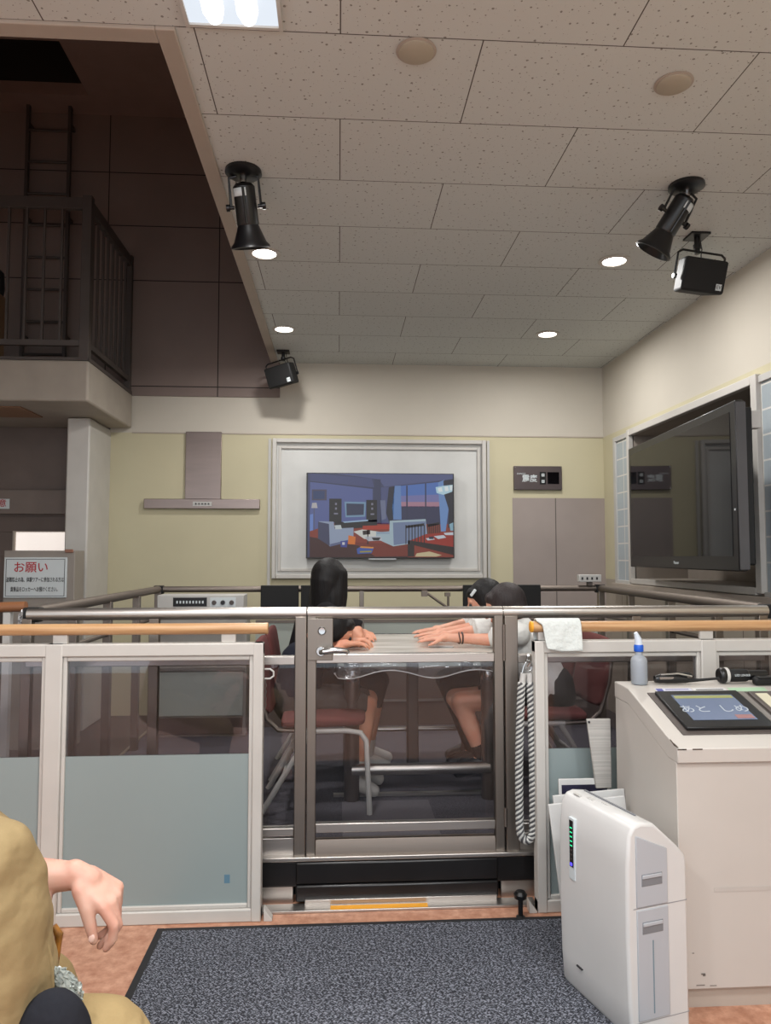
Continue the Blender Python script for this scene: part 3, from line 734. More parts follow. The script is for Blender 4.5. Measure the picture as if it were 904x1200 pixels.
# guard railing
RZ = 1.081
gr = thing('guard_railing', 'brushed steel tube railing around the platform', 'railing', (.3, 4, PZ))
RL, RR, RB, RF = -1.19, 1.80, 5.04, 2.905
P('top_rail', MB().tube([(-1.17, RF, RZ), (-.123, RF, RZ)], .0235, 20), MT['steel'], gr)
P('top_rail', MB().tube([(.645, RF, RZ), (1.72, RF, RZ)], .0235, 20), MT['steel'], gr)
P('top_rail', MB().tube([(RL, 2.98, RZ), (RL, RB-.02, RZ)], .0235, 16), MT['steeld'], gr)
P('top_rail', MB().tube([(RL, RB, RZ), (RR, RB, RZ)], .02, 16), MT['steeld'], gr)
P('top_rail', MB().tube([(RR, RB-.02, RZ), (RR-.03, 3.02, RZ)], .0235, 16), MT['steeld'], gr)
for x, y in ((RL, RB), (RR, RB), (-1.16, RF+.02), (1.74, RF+.02)):
    P('corner_cap', MB().box(x-.03, x+.03, y-.025, y+.025, RZ-.03, RZ+.025), MT['blackm'] if y > 5 or True else MT['steel'], gr, bevel=.004)
P('mid_rail', MB().tube([(RL, 2.98, .90), (RL, RB-.02, .90)], .012, 10), MT['steeld'], gr)
P('mid_rail', MB().tube([(RR, 2.98, .90), (RR, RB-.02, .90)], .012, 10), MT['steeld'], gr)
for x, w in ((-.165, .044), (.648, .052)):
    P('post', MB().box(x, x+w, RF-.025, RF+.025, PZ, RZ-.012), MT['steelv'], gr, bevel=.003)
for x in (-1.17, -.70, 1.18, 1.70):
    P('post', MB().box(x-.018, x+.018, RF-.015, RF+.02, PZ, RZ-.015), MT['steelv'], gr, bevel=.002)
for y in (3.45, 3.95, 4.5, 5.02):
    P('post', MB().box(RL-.02, RL+.02, y-.02, y+.02, PZ, RZ-.015), MT['steelv'], gr, bevel=.002)
    P('post', MB().box(RR-.02, RR+.02, y-.02, y+.02, PZ, RZ-.015), MT['steelv'], gr, bevel=.002)
for x in (.157,):
    P('post', MB().box(x-.015, x+.015, RB-.015, RB+.015, PZ, RZ-.015), MT['steelv'], gr, bevel=.002)
# horizontals of front side panels
for a, b in ((-1.17, -.165), (.70, 1.70)):
    P('panel_rail', MB().box(a, b, RF-.018, RF+.018, .885, .918), MT['steel'], gr, bevel=.003)
    P('panel_rail', MB().box(a, b, RF-.018, RF+.018, .245, .275), MT['steel'], gr, bevel=.003)
    P('plate', MB().box(a, b, RF-.008, RF+.008, PZ, .235), MT['steel'], gr, bevel=.002)
    P('glass_pane', MB().box(a, b, RF-.004, RF+.004, .275, .885), MT['gateglass'], gr, smooth=False)
# back guard panels
for a, b in ((-.55, .145), (.17, 1.78)):
    P('upper_panel', MB().box(a, b, RB-.006, RB+.006, .56, .86), MT['palefrost'], gr, smooth=False)
    P('lower_panel', MB().box(a, b, RB-.006, RB+.006, PZ, .55), MT['darkpanel'], gr, smooth=False)
    P('panel_rail', MB().box(a, b, RB-.012, RB+.012, .855, .875), MT['steeld'], gr)
    P('panel_rail', MB().box(a, b, RB-.012, RB+.012, .545, .56), MT['steeld'], gr)
P('panel_rail', MB().box(-.55, 1.78, RB-.02, RB+.0, .33, .345), MT['steel'], gr)
P('folding_bracket', MB().box(.72, .755, 4.99, 5.03, 1.03, 1.055).box(.56, .60, 4.99, 5.03, 1.03, 1.07).tube([(.60, 5.0, 1.05), (.74, 5.0, .95)], .009, 8).tube([(.74, 5.0, .93), (.74, 5.0, 1.04)], .008, 8), MT['steeld'], gr)
# black pads on back rail
for i, (a, b, lab) in enumerate(((-.512, -.262, 'black rectangular pad on the back rail, leftmost'), (-.248, .02, 'black rectangular pad behind the long haired person'),
                   (.838, 1.10, 'black rectangular pad behind the two people in white'), (1.105, 1.366, 'black rectangular pad on the back rail, rightmost'))):
    k = thing('rail_pad', lab, 'pad', ((a+b)/2, 4.98, .95), 'black pads along the back railing')
    P('panel', MB().box(a, b, 4.96, 4.995, .945, 1.108), MT['blackm'], k, bevel=.004)
    P('strap', MB().box(a+.03, a+.05, 4.995, 5.018, .99, 1.09).box(b-.05, b-.03, 4.995, 5.018, .99, 1.09), MT['blackm'], k)
# small control box on right back corner
ob = thing('switch_box', 'small beige outlet box on the right rear railing corner', 'switch box', (1.73, 5.02, 1.12))
P('box', MB().box(1.645, 1.80, 5.0, 5.05, 1.125, 1.175), MT['lgrey'], ob, bevel=.004)
for k in range(4): P('socket', MB().box(1.66+.034*k, 1.672+.034*k, 4.998, 5.0, 1.14, 1.158), MT['ink'], ob)
P('foot', MB().box(1.71, 1.74, 5.01, 5.05, 1.10, 1.125), MT['dark'], ob)

# gate
gt = thing('glass_gate', 'stainless steel framed glass gate with lever handle', 'gate', (.26, RF, PZ))
GL, GR = -.118, .642
P('handrail', MB().tube([(GL, RF, RZ), (GR, RF, RZ)], .0235, 20), MT['steel'], gt)
P('stile', MB().box(GL, GL+.034, RF-.02, RF+.02, .165, RZ-.01), MT['steelv'], gt, bevel=.002)
P('stile', MB().box(GR-.034, GR, RF-.02, RF+.02, .165, RZ-.01), MT['steelv'], gt, bevel=.002)
P('mid_rail', MB().box(GL+.034, GR-.034, RF-.02, RF+.02, .890, .925), MT['steel'], gt, bevel=.003)
P('bottom_rail', MB().prism([(RF-.02, .165), (RF-.02, .185), (RF-.006, .226), (RF+.02, .226), (RF+.02, .165)], 0, GL+.034, GR-.034), MT['steeld'], gt, bevel=.002)
P('bottom_rail', MB().box(GL+.034, GR-.034, RF-.012, RF+.02, .252, .286), MT['steel'], gt, bevel=.003)
P('glass_pane', MB().box(GL+.034, GR-.034, RF-.003, RF+.003, .286, .890), MT['gateglass'], gt, smooth=False)
lp = P('lock_plate', MB().box(GL, GL+.098, RF-.026, RF+.0, .902, 1.062), MT['steelv'], gt, bevel=.002)
P('keyhole', MB().lathe([(0, .007), (.012, .008), (.016, .004), (.016, 0)], (-.062, RF-.026, 1.015), (0, -1, 0), 20), MT['chrome'], lp)
P('lever_handle', MB().lathe([(0, .01), (.017, .01), (.02, 0)], (-.065, RF-.026, .938), (0, -1, 0), 20)
  .tube([(-.065, RF-.03, .938), (-.065, RF-.065, .938), (-.055, RF-.072, .941), (-.01, RF-.072, .947), (.03, RF-.070, .943), (.038, RF-.066, .935)], [.009, .009, .011, .012, .011, .008], 14), MT['chrome'], lp)
for z in (1.0, .93, .30): P('hinge', MB().tube([(.645, RF-.024, z-.035), (.645, RF-.024, z+.035)], .006, 10), MT['steeld'], gt)

# kitchen unit left rear
ku = thing('kitchen_unit', 'grey oven and cabinet unit at the left rear of the platform', 'oven cabinet', (-.88, 4.85, PZ))
P('cabinet', MB().box(-1.15, -.58, 4.80, 4.99, PZ, .955), M('unit_grey', (150, 146, 140), .45), ku, bevel=.003)
P('oven_front', MB().box(-1.14, -.60, 4.785, 4.98, .955, 1.055), MT['lgrey'], ku, bevel=.004)
P('display_window', MB().box(-1.04, -.83, 4.781, 4.785, .985, 1.04), MT['black'], ku)
for k in range(9): P('display_mark', MB().box(-1.02+.02*k, -1.01+.02*k, 4.780, 4.781, 1.003, 1.02), MT['signw'], ku)
P('knob_plate', MB().box(-.81, -.65, 4.781, 4.785, .98, 1.04), MT['signw'], ku)
for k, x in enumerate((-.785, -.73, -.675)): P('knob', MB().lathe([(0, .012), (.013, .012), (.015, 0)], (x, 4.781, 1.008), (0, -1, 0), 16), MT['ink'] if k == 1 else MT['dark'], ku)
P('door_panel', MB().box(-1.13, -.60, 4.79, 4.80, .30, .575), MT['palefrost'], ku, bevel=.002)
P('trim_bar', MB().box(-1.14, -.59, 4.78, 4.80, .86, .875).box(-1.14, -.59, 4.78, 4.80, .82, .83).box(-1.14, -.59, 4.78, 4.80, .58, .60), MT['steel'], ku)
P('drawer_front', MB().box(-1.13, -.60, 4.79, 4.80, .185, .29), MT['darkpanel'], ku, bevel=.002)

# table
tb = thing('table', 'marbled table draped with clear vinyl between the seated people', 'table', (.39, 3.8, PZ))
TX0, TX1, TY0, TY1, TZ = .0, .78, 3.36, 4.24, .86
P('tabletop', MB().box(TX0, TX1, TY0, TY1, TZ-.035, TZ), MT['table'], tb, bevel=.006)
vy = MB(); n = 60
def ring(s): # perimeter point
    return None
top = []; bot = []
per = []
for k in range(24): per.append((TX0+(TX1-TX0)*k/24, TY0, 0, -1))
for k in range(24): per.append((TX1, TY0+(TY1-TY0)*k/24, 1, 0))
for k in range(24): per.append((TX1-(TX1-TX0)*k/24, TY1, 0, 1))
for k in range(24): per.append((TX0, TY1-(TY1-TY0)*k/24, -1, 0))
for i, (x, y, nx, ny) in enumerate(per):
    w = math.sin(i*1.05)*.010+math.sin(i*.47)*.008
    top.append(vy.bm.verts.new((x+nx*.004, y+ny*.004, TZ+.002)))
    bot.append((x+nx*(.010+w*.6+.008), y+ny*(.018+w*.8), TZ-.085-.018*math.sin(i*.52+1)))
midv = [vy.bm.verts.new((a[0]*.6+per[i][0]*.4, a[1]*.6+per[i][1]*.4, TZ-.04)) for i, a in enumerate(bot)]
botv = [vy.bm.verts.new(b) for b in bot]
N = len(per)
for i in range(N):
    j = (i+1) % N
    vy.bm.faces.new((top[i], top[j], midv[j], midv[i])); vy.bm.faces.new((midv[i], midv[j], botv[j], botv[i]))
vo = P('vinyl_cover', vy, MT['vinyl'], tb); so = vo.modifiers.new('s', 'SOLIDIFY'); so.thickness = .0012; so.offset = 1
hem = MB().tube([(b[0], b[1], b[2]) for b in bot], .0022, 6, closed=True)
P('vinyl_hem', hem, glass_mat('vinyl_edge', (.9, .92, .95, 1), 1.8, .1, .75, (225, 228, 232)), tb)
for x in (.065, .71):
    for y in (3.52, 4.10):
        lg = P('leg', MB().tube([(x, y, PZ), (x, y, TZ-.035)], .036, 20), M('table_leg_brown', (96, 86, 82), .3, .5), tb)
        P('collar', MB().lathe([(.038, 0), (.041, .01), (.041, .04), (.038, .05)], (x, y, TZ-.14), (0, 0, 1), 20), MT['chrome'], lg)
P('footrest_bar', MB().tube([(.065, 3.50, .315), (.71, 3.50, .315)], .026, 18), MT['steel'], tb)
P('crossbar', MB().tube([(.065, 4.10, .36), (.71, 4.10, .36)], .012, 12), MT['steel'], tb)
P('foot_plate', MB().box(-.02, .80, 3.57, 3.60, PZ, PZ+.012), MT['steel'], tb)
P('pedestal', MB().box(.36, .42, 3.9, 3.96, PZ, TZ-.035), MT['dark'], tb, bevel=.01)
# dish under glass / papers
tag(B(MB().obox((.50, 3.62, TZ+.0035), (.12, .05, .0015), Matrix.Rotation(-.3, 3, 'Z')), 'paper_slip', MT['signw'], smooth=False), 'white paper slip lying on the marbled tabletop', 'paper')

# chairs
def arcp(c, r, a0, a1, n, plane='xz', y=0):
    return [(c[0]+r*math.cos(a0+(a1-a0)*k/n), y, c[1]+r*math.sin(a0+(a1-a0)*k/n)) for k in range(n+1)]
def chair(x, y, sg, lab):
    """maroon padded chair at seat rear x, facing +x if sg=1; local +x forward"""
    ch = thing('padded_chair', lab, 'chair', (x, y, PZ), 'maroon padded chairs on the platform')
    def W(p): return (x+sg*p[0], y+p[1], PZ+p[2])
    def pad(prof, w, name):
        mb = MB(); rows = []
        for (px, pz, th) in prof: pass
        pts = [(p[0], p[1]) for p in prof]
        outl = []
        nrm = []
        for i in range(len(pts)):
            a = pts[max(0, i-1)]; b = pts[min(len(pts)-1, i+1)]
            tx, tz = b[0]-a[0], b[1]-a[1]; L = math.hypot(tx, tz); nrm.append((-tz/L, tx/L))
        up = [(p[0]+n[0]*p[2]/2, p[1]+n[1]*p[2]/2) for p, n in zip(prof, nrm)]
        dn = [(p[0]-n[0]*p[2]/2, p[1]-n[1]*p[2]/2) for p, n in zip(prof, nrm)]
        ws = [-.5, -.44, 0, .44, .5]; sh = [.55, .95, 1, .95, .55]
        grid = []
        for u, d in zip(up, dn):
            mx, mz = (u[0]+d[0])/2, (u[1]+d[1])/2
            rowu = [mb.bm.verts.new(W((mx+(u[0]-mx)*s_, w*q, mz+(u[1]-mz)*s_))) for q, s_ in zip(ws, sh)]
            rowd = [mb.bm.verts.new(W((mx+(d[0]-mx)*s_, w*q, mz+(d[1]-mz)*s_))) for q, s_ in zip(ws, sh)]
            grid.append(rowu+rowd[::-1])
        m = len(grid[0])
        for a, b in zip(grid, grid[1:]):
            for k in range(m): mb.bm.faces.new((a[k], a[(k+1) % m], b[(k+1) % m], b[k]))
        mb.bm.faces.new(grid[0][::-1]); mb.bm.faces.new(grid[-1])
        o = P(name, mb, MT['maroon'], ch, angle=60); s_ = o.modifiers.new('s', 'SUBSURF'); s_.levels = 2; s_.render_levels = 2
    pad([(.005, .40, .03), (.03, .395, .05), (.18, .40, .05), (.34, .405, .05), (.39, .40, .03)], .44, 'seat')
    pad([(-.035, .43, .03), (-.06, .47, .045), (-.085, .60, .05), (-.10, .72, .045), (-.105, .755, .02)], .42, 'backrest')
    for s in (-1, 1):
        w = .2*s
        P('frame', MB().tube([W((-.11, w, .72)), W((-.09, w, .55)), W((-.05, w, .42)), W((0, w, .372)), W((.15, w, .365))], .011, 10), MT['steeld'], ch)
        P('leg', MB().tube([W((.12, w, .365)), W((.30, w, .365)), W((.36, w, .355)), W((.385, w, .32)), W((.40, w, .02)), W((.40, w, .0))], .0125, 10), MT['lgrey'], ch)
        P('leg', MB().tube([W((.14, w, .36)), W((-.08, w, .0))], .0125, 10), MT['lgrey'], ch)
    P('stretcher', MB().tube([W((.03, -.2, .19)), W((.03, .2, .19))], .009, 8), MT['lgrey'], ch)
chair(-.26, 3.52, 1, 'maroon padded chair nearest the gate under the small dark haired child')
chair(-.26, 4.05, 1, 'maroon padded chair under the long haired person')
chair(1.16, 3.60, -1, 'maroon padded chair under the child in white nearest the gate')
chair(1.16, 4.08, -1, 'maroon padded chair under the person with the white hair clip')

# ================================================================== FENCE
FY = 2.75
def fence(name, lab, x0, x1, mull, brackets, rail, ends):
    t = thing(name, lab, 'fence', ((x0+x1)/2, FY, 0), 'white framed barriers with wooden handrails')
    zt, zb = .985, .0
    f = MB()
    P('top_rail', MB().box(x0, x1, FY, FY+.05, zt-.045, zt), MT['white'], t, bevel=.004)
    P('bottom_rail', MB().box(x0, x1, FY, FY+.05, 0, .045), MT['white'], t, bevel=.004)
    ups = [x0]+[m for m in mull]+[x1]
    P('upright', MB().box(ends[0], ends[0]+.036, FY-.002, FY+.052, 0, zt), MT['white'], t, bevel=.004) if ends[0] is not None else None
    P('upright', MB().box(ends[1]-.036, ends[1], FY-.002, FY+.052, 0, zt), MT['white'], t, bevel=.004) if ends[1] is not None else None
    for m in mull: P('upright', MB().box(m-.03, m+.03, FY-.002, FY+.052, 0, zt), MT['white'], t, bevel=.004)
    xs = [ (ends[0]+.036) if ends[0] is not None else x0 ] + sum([[m-.03, m+.03] for m in mull], []) + [ (ends[1]-.036) if ends[1] is not None else x1 ]
    for a, b in zip(xs[::2], xs[1::2]):
        bead = MB().box(a, a+.014, FY+.008, FY+.042, .045, zt-.045).box(b-.014, b, FY+.008, FY+.042, .045, zt-.045).box(a+.014, b-.014, FY+.009, FY+.041, zt-.062, zt-.045).box(a+.014, b-.014, FY+.009, FY+.041, .045, .060)
        P('glazing_bead', bead, MT['white'], t, bevel=.003)
        P('frosted_panel', MB().box(a+.012, b-.012, FY+.018, FY+.026, .058, .585), MT['frost'], t, smooth=False)
        P('clear_pane', MB().box(a+.012, b-.012, FY+.019, FY+.025, .585, .925), MT['glass'], t, smooth=False)
    for b_ in brackets: P('bracket', MB().box(b_-.026, b_+.026, FY+.015, FY+.03, zt, 1.03), MT['white'], t, bevel=.002)
    P('handrail', MB().tube([(rail[0], FY+.02, 1.036), (rail[1], FY+.02, 1.036)], .0205, 20), MT['wood'], t)
    for e in rail: P('rail_cap', MB().lathe([(.0212, -.004), (.0215, .004), (.018, .006), (0, .006)] if e > rail[0] else [(0, -.006), (.018, -.006), (.0215, -.004), (.0212, .004)], (e, FY+.02, 1.036), (1, 0, 0), 20), MT['orange'] if e in (.725,) else MT['wood'], t)
    return t
fl = fence('barrier_fence', 'left white framed barrier with frosted panel below a wooden rail', -2.4, -.272, [-1.75, -1.015], [-1.0, -.40], (-2.4, -.262), (None, -.272))
P('sticker', MB().box(-.405, -.385, FY+.0175, FY+.018, .13, .16), M('blue_sticker', (92, 128, 148), .5), fl)
fence('barrier_fence', 'right white framed barrier with the towel on its wooden rail', .732, 2.25, [1.40], [.775, 1.40], (.725, 2.25), (.732, None))
# feet of barriers
for x in (-.262, .70): tag(B(MB().prism([(x, 0), (x+.03, 0), (x+.03, .006), (x+.0, .045)], 1, FY+.0, FY+.04), 'floor_bracket', MT['white'], bevel=.002), 'small metal floor bracket beside the %s barrier end post' % ('left' if x < 0 else 'right'), 'bracket')

# floor bolt knob
kb = thing('door_stop', 'small black knob bolt standing on the floor right of the gate', 'door stop', (.66, 2.715, 0))
P('stem', MB().lathe([(.016, 0), (.016, .006), (.009, .01), (.009, .07)], (.66, 2.72, 0), n=16), MT['blackmetal'], kb)
P('head', MB().lathe([(.008, .065), (.022, .07), (.024, .084), (.016, .094), (0, .096)], (.66, 2.72, 0), n=20), MT['blackmetal'], kb)

# mat
tag(B(MB().box(-.60, .93, 1.0, 2.69, .0, .008), 'floor_mat', MT['mat'], smooth=False), 'dark blue grey woven floor mat in front of the gate', 'mat')
mats = bpy.data.objects['floor_mat']
mats_b = childof('border', MB().box(-.625, -.60, 1.0, 2.715, 0, .006).box(-.60, .955, 2.69, 2.715, 0, .006), M('mat_edge', (32, 31, 33), .7), mats, bevel=.002)

# towel over right handrail
tw = MB(); cx, cz, r = FY+.02, 1.036, .026
prof = [(cx+.028, .955), (cx+.029, 1.0)] + [(cx+r*math.cos(a), cz+r*math.sin(a)) for a in [k*PI/8 for k in range(0, 9)]] + [(cx-.032, 1.0), (cx-.036, .97), (cx-.040, .945)]
rows = []
NX = 24
for k in range(NX+1):
    u = k/NX; x = .757+.15*u
    row = []
    for j, (yy, zz) in enumerate(prof):
        t_ = j/(len(prof)-1)
        droop = (-.004*math.sin(u*PI*1.3) if j > 10 else 0) + (.012*(1-u) if j == len(prof)-1 else 0)
        xx = x - (.018*(1-u) if j < 9 else -.004*(j-9)*(1-u))
        row.append(tw.bm.verts.new((xx, yy-.003*math.sin(u*9+j)*(.6 if j > 10 else .2), zz+droop)))
    rows.append(row)
for a, b in zip(rows, rows[1:]):
    for j in range(len(prof)-1): tw.bm.faces.new((a[j], b[j], b[j+1], a[j+1]))
to = tag(B(tw, 'towel', MT['towel'], angle=80), 'folded white towel hanging over the right wooden handrail', 'towel')
m_ = to.modifiers.new('s', 'SOLIDIFY'); m_.thickness = .007; m_.offset = 1
m_ = to.modifiers.new('u', 'SUBSURF'); m_.levels = 1; m_.render_levels = 2

# rope
rp = thing('rope', 'thick white and grey braided rope hanging beside the right barrier', 'rope', (.70, 2.84, .8))
cen = []
for k in range(60):
    u = k/59
    if u < .45: q = u/.45; cen.append(V((.690-.012*q-.006*math.sin(q*3), 2.79, .825-.54*q)))
    elif u < .55: a = PI+PI*(u-.45)/.10; cen.append(V((.703+.025*math.cos(a), 2.79, .285+.040*math.sin(a))))
    else: q = (u-.55)/.45; cen.append(V((.728-.006*q+.004*math.sin(q*3), 2.79, .285+.54*q)))
# resample evenly
L = [0]
for a, b in zip(cen, cen[1:]): L.append(L[-1]+(b-a).length)
def at_len(s):
    for i in range(len(L)-1):
        if L[i+1] >= s: return cen[i].lerp(cen[i+1], (s-L[i])/max(1e-9, L[i+1]-L[i]))
    return cen[-1]
NS = 420
strand_w = M('rope_dark_strand', (82, 82, 84), .8)
for s in range(6):
    pts = []
    for k in range(NS):
        sl = L[-1]*k/(NS-1); p = at_len(sl); q = at_len(min(L[-1], sl+.004)); p_ = at_len(max(0, sl-.004))
        tn = (q-p_).normalized(); u = V((0, 1, 0)); w = tn.cross(u).normalized()
        a = 2*PI*s/6 + sl/.055*2*PI
        pts.append(p+(u*math.cos(a)+w*math.sin(a))*.0095)
    P('strand', MB().tube(pts, .0062, 6), MT['rope'] if s % 2 == 0 else strand_w, rp)
for x in (.690, .722):
    P('ferrule', MB().tube([(x, 2.79, .81), (x+(.008 if x < .7 else -.002), 2.79, .86)], .012, 12), MT['lgrey'], rp)
hk = [(.695+.0, 2.80, .86), (.702, 2.80, .885), (.712, 2.80, .905), (.724, 2.80, .905), (.732, 2.80, .89), (.730, 2.80, .872), (.718, 2.80, .866), (.710, 2.80, .876)]
P('hook', MB().tube(hk, .0042, 8).tube([(.737, 2.80, .86), (.733, 2.79, .885), (.722, 2.785, .90), (.714, 2.79, .885)], .004, 8).tube([(.712, 2.80, .90), (.712, 2.78, .925), (.712, 2.77, .93)], .004, 8), MT['chrome'], rp)
# matching hook on left barrier post
wh = thing('wall_hook', 'small white ring hook with short chain on the left barrier post', 'hook', (-.262, 2.79, .87))
P('ring', MB().tube([(-.27, 2.79, .885), (-.25, 2.79, .885), (-.237, 2.79, .875), (-.237, 2.79, .86), (-.25, 2.79, .85), (-.27, 2.79, .85)], .0035, 8), MT['lgrey'], wh)
P('chain', MB().tube([(-.268, 2.79, .85-.012*k+0) if k % 2 else (-.264, 2.79, .85-.012*k) for k in range(10)], .003, 6), MT['dark'], wh)

# ================================================================== CONSOLE
CF, CBk, CL, CR = 2.135, 2.62, .985, 2.1
con = thing('control_console', 'large white painted control desk with a sloping screen top', 'control desk', (1.4, 2.4, 0))
prof = [(CF+.012, .09), (CBk, .09), (CBk, .855), (2.50, .855), (CF, .745), (CF, .70), (CF+.012, .698)]
P('body', MB().prism([(CF+.012, .06), (CBk, .06), (CBk, .80), (2.5, .80), (CF+.012, .698)], 0, CL+.001, CR), MT['console'], con, bevel=.002)
P('desk_top', MB().prism([(CF, .70), (CF, .742), (2.50, .852), (CBk+.005, .855), (CBk+.005, .80), (2.5, .798), (CF+.06, .70)], 0, CL, CR), MT['console'], con, bevel=.003)
P('plinth', MB().box(CL+.03, CR, CF+.03, CBk, 0, .06), MT['beige'], con)
def scratch(x, y, z, dx, dz, w, nm='scuff_mark', col=(120, 112, 106)):
    P(nm, MB().box(x, x+dx, y-.0006, y, z, z+w), M('scuff', col, .7), con, smooth=False)
scratch(1.09, CF+.0115, .33, .17, 0, .012, col=(186, 179, 172))
for x, z, dx, w in ((1.045, .10, .012, .004), (1.05, .096, .008, .006), (1.03, .07, .025, .0025), (1.07, .068, .02, .002), (1.02, .16, .006, .002)): scratch(x, CF+.0115, z, dx, 0, w)
def slope(x, y, off=0):  # point on the sloping top
    k = (.852-.742)/(2.50-CF); z = .742+(y-CF)*k
    n_ = V((0, -k, 1)).normalized(); return V((x, y, z))+n_*off
RSL = Matrix.Rotation(math.atan((.852-.742)/(2.50-CF)), 3, 'X')
def spanel(x0, x1, ya, yb, th, name, mat, parent, off=0, **k):
    c = slope((x0+x1)/2, (ya+yb)/2, off+th/2)
    return P(name, MB().obox(c, (x1-x0, (slope(0, yb)-slope(0, ya)).length, th), RSL), mat, parent, **k)
sx_ = (1.045, 1.36)
spanel(1.035, 2.0, 2.205, 2.462, .004, 'screen_recess', MT['dark'], con, bevel=.001)
mon = spanel(1.055, 1.335, 2.222, 2.450, .012, 'touch_screen', MT['blackmetal'], con, off=.004, bevel=.003)
scr_m = M('console_screen', (100, 112, 136), .25); 
nt = scr_m.node_tree; scr_m.node_tree.nodes['Principled BSDF'].inputs['Emission Color'].default_value = lin((100, 110, 130)); scr_m.node_tree.nodes['Principled BSDF'].inputs['Emission Strength'].default_value = .12
spanel(1.095, 1.30, 2.262, 2.418, .001, 'display', scr_m, con, off=.0162)
spanel(1.10, 1.295, 2.395, 2.412, .0006, 'display_bar', M('screen_yellow', (150, 152, 96), .3), con, off=.0172)
spanel(1.24, 1.295, 2.268, 2.29, .0006, 'display_bar', M('screen_pink', (150, 110, 110), .3), con, off=.0172)
P('display_text', text_mb('あと  しめ', .05, slope(1.195, 2.325, .0176), (1, 0, 0), RSL @ V((0, 1, 0)), .0006), M('screen_text', (170, 178, 188), .4), con, smooth=False)
spanel(1.345, 1.365, 2.215, 2.455, .006, 'divider_strip', MT['steel'], con, off=.002)
spanel(1.375, 1.55, 2.222, 2.450, .01, 'side_panel', MT['dark'], con, off=.002, bevel=.003)
spanel(1.39, 1.43, 2.34, 2.43, .002, 'key_label', M('key_cream', (206, 200, 176), .5), con, off=.012)
spanel(1.39, 1.43, 2.28, 2.32, .002, 'key_label', M('key_yellow', (208, 190, 60), .5), con, off=.012)
# stickers on the ledge
for a, b, col, nm in ((1.075, 1.20, (196, 198, 214), 'sticker'), (1.205, 1.32, (206, 206, 206), 'sticker'), (1.33, 1.46, (166, 196, 166), 'sticker')):
    st = spanel(a, b, 2.468, 2.495, .0006, nm, M('sticker_tint', col, .5), con, off=.0002)
spanel(1.078, 1.10, 2.472, 2.492, .0004, 'sticker_print', M('sticker_blue', (80, 84, 150), .5), con, off=.0009)
spanel(1.11, 1.19, 2.484, 2.488, .0004, 'sticker_print', M('sticker_blue2', (100, 96, 150), .5), con, off=.0009)
spanel(1.215, 1.31, 2.480, 2.485, .0004, 'sticker_print', MT['ink'], con, off=.0009)
for (x, dx) in ((CL+.0, .02), (1.0, .012), (1.03, .03)): P('paint_chip', MB().box(x, x+dx, CF-.0006, CF, .738, .7415), M('chip_brown', (74, 60, 50), .8), con, smooth=False)
P('paint_chip', MB().prism([(CF+.0, .746), (CF+.03, .751), (CF+.05, .757), (CF+.02, .746)], 0, CL-.0006, CL+.004), M('chip_brown2', (74, 60, 50), .8), con, smooth=False)

LZ = .8555
bo = thing('spray_bottle', 'clear plastic bottle with blue collar and white nozzle', 'bottle', (1.045, 2.56, LZ))
bx, by = 1.052, 2.565
P('bottle_body', MB().lathe([(0, 0), (.026, 0), (.0285, .004), (.0285, .078), (.025, .090), (.013, .100), (.012, .118), (0, .118)], (bx, by, LZ), n=28), glass_mat('cloudy_plastic', (.80, .84, .9, 1), 1.4, .25, .45, (205, 212, 220)), bo)
P('liquid', MB().lathe([(0, .003), (.024, .003), (.0262, .006), (.0262, .070), (0, .070)], (bx, by, LZ), n=28), glass_mat('clear_liquid', (.86, .88, .92, 1), 1.33, .05, .15, (190, 196, 204)), bo)
P('collar', MB().lathe([(.0155, .112), (.0165, .114), (.0165, .132), (.0145, .136), (0, .136)], (bx, by, LZ), n=24), M('blue_plastic', (28, 92, 200), .35), bo)
P('nozzle', MB().tube([(bx, by, LZ+.132), (bx-.002, by-.002, LZ+.155), (bx-.012, by-.006, LZ+.178)], [.014, .012, .006], 16).lathe([(.013, .13), (.012, .15), (0, .152)], (bx, by, LZ), n=20), M('white_nozzle', (214, 224, 236), .35), bo)

mic = thing('hand_torch', 'small silver and black tool lying beside the spray bottle', 'tool', (1.2, 2.55, LZ))
P('barrel', MB().tube([(1.105, 2.56, LZ+.016), (1.125, 2.56, LZ+.018), (1.175, 2.555, LZ+.017), (1.215, 2.55, LZ+.015)], [.012, .0165, .0155, .012], 16), MT['blackmetal'], mic)
P('clip', MB().tube([(1.12, 2.545, LZ+.034), (1.18, 2.54, LZ+.038), (1.23, 2.54, LZ+.028)], .003, 8).box(1.115, 1.165, 2.541, 2.546, LZ+.018, LZ+.026), MT['chrome'], mic)
P('tail', MB().tube([(1.21, 2.55, LZ+.012), (1.26, 2.545, LZ+.014), (1.325, 2.535, LZ+.021)], [.008, .005, .004], 10), MT['blackm'], mic)
P('jaw', MB().tube([(1.165, 2.56, LZ+.036), (1.225, 2.55, LZ+.034), (1.24, 2.55, LZ+.024)], [.004, .006, .003], 8), MT['blackm'], mic)
fl_ = thing('flashlight', 'black flashlight with a silver ring at the right edge of the desk', 'flashlight', (1.4, 2.55, LZ))
P('body', MB().lathe([(0, 0), (.022, 0), (.026, .005), (.027, .018), (.024, .024), (.021, .03), (.021, .10), (.018, .104), (.018, .17), (0, .17)], (1.335, 2.56, LZ+.027), (1, -.02, 0), 28), MT['blackmetal'], fl_)
P('ring', MB().lathe([(.0272, .020), (.0278, .022), (.0272, .031), (.024, .032)], (1.335, 2.56, LZ+.027), (1, -.02, 0), 28, caps=False), MT['lgrey'], fl_)
P('grip', MB().lathe([(.0215, .036), (.0225, .04), (.0225, .095), (.0215, .098)], (1.335, 2.56, LZ+.027), (1, -.02, 0), 12), MT['blackm'], fl_)
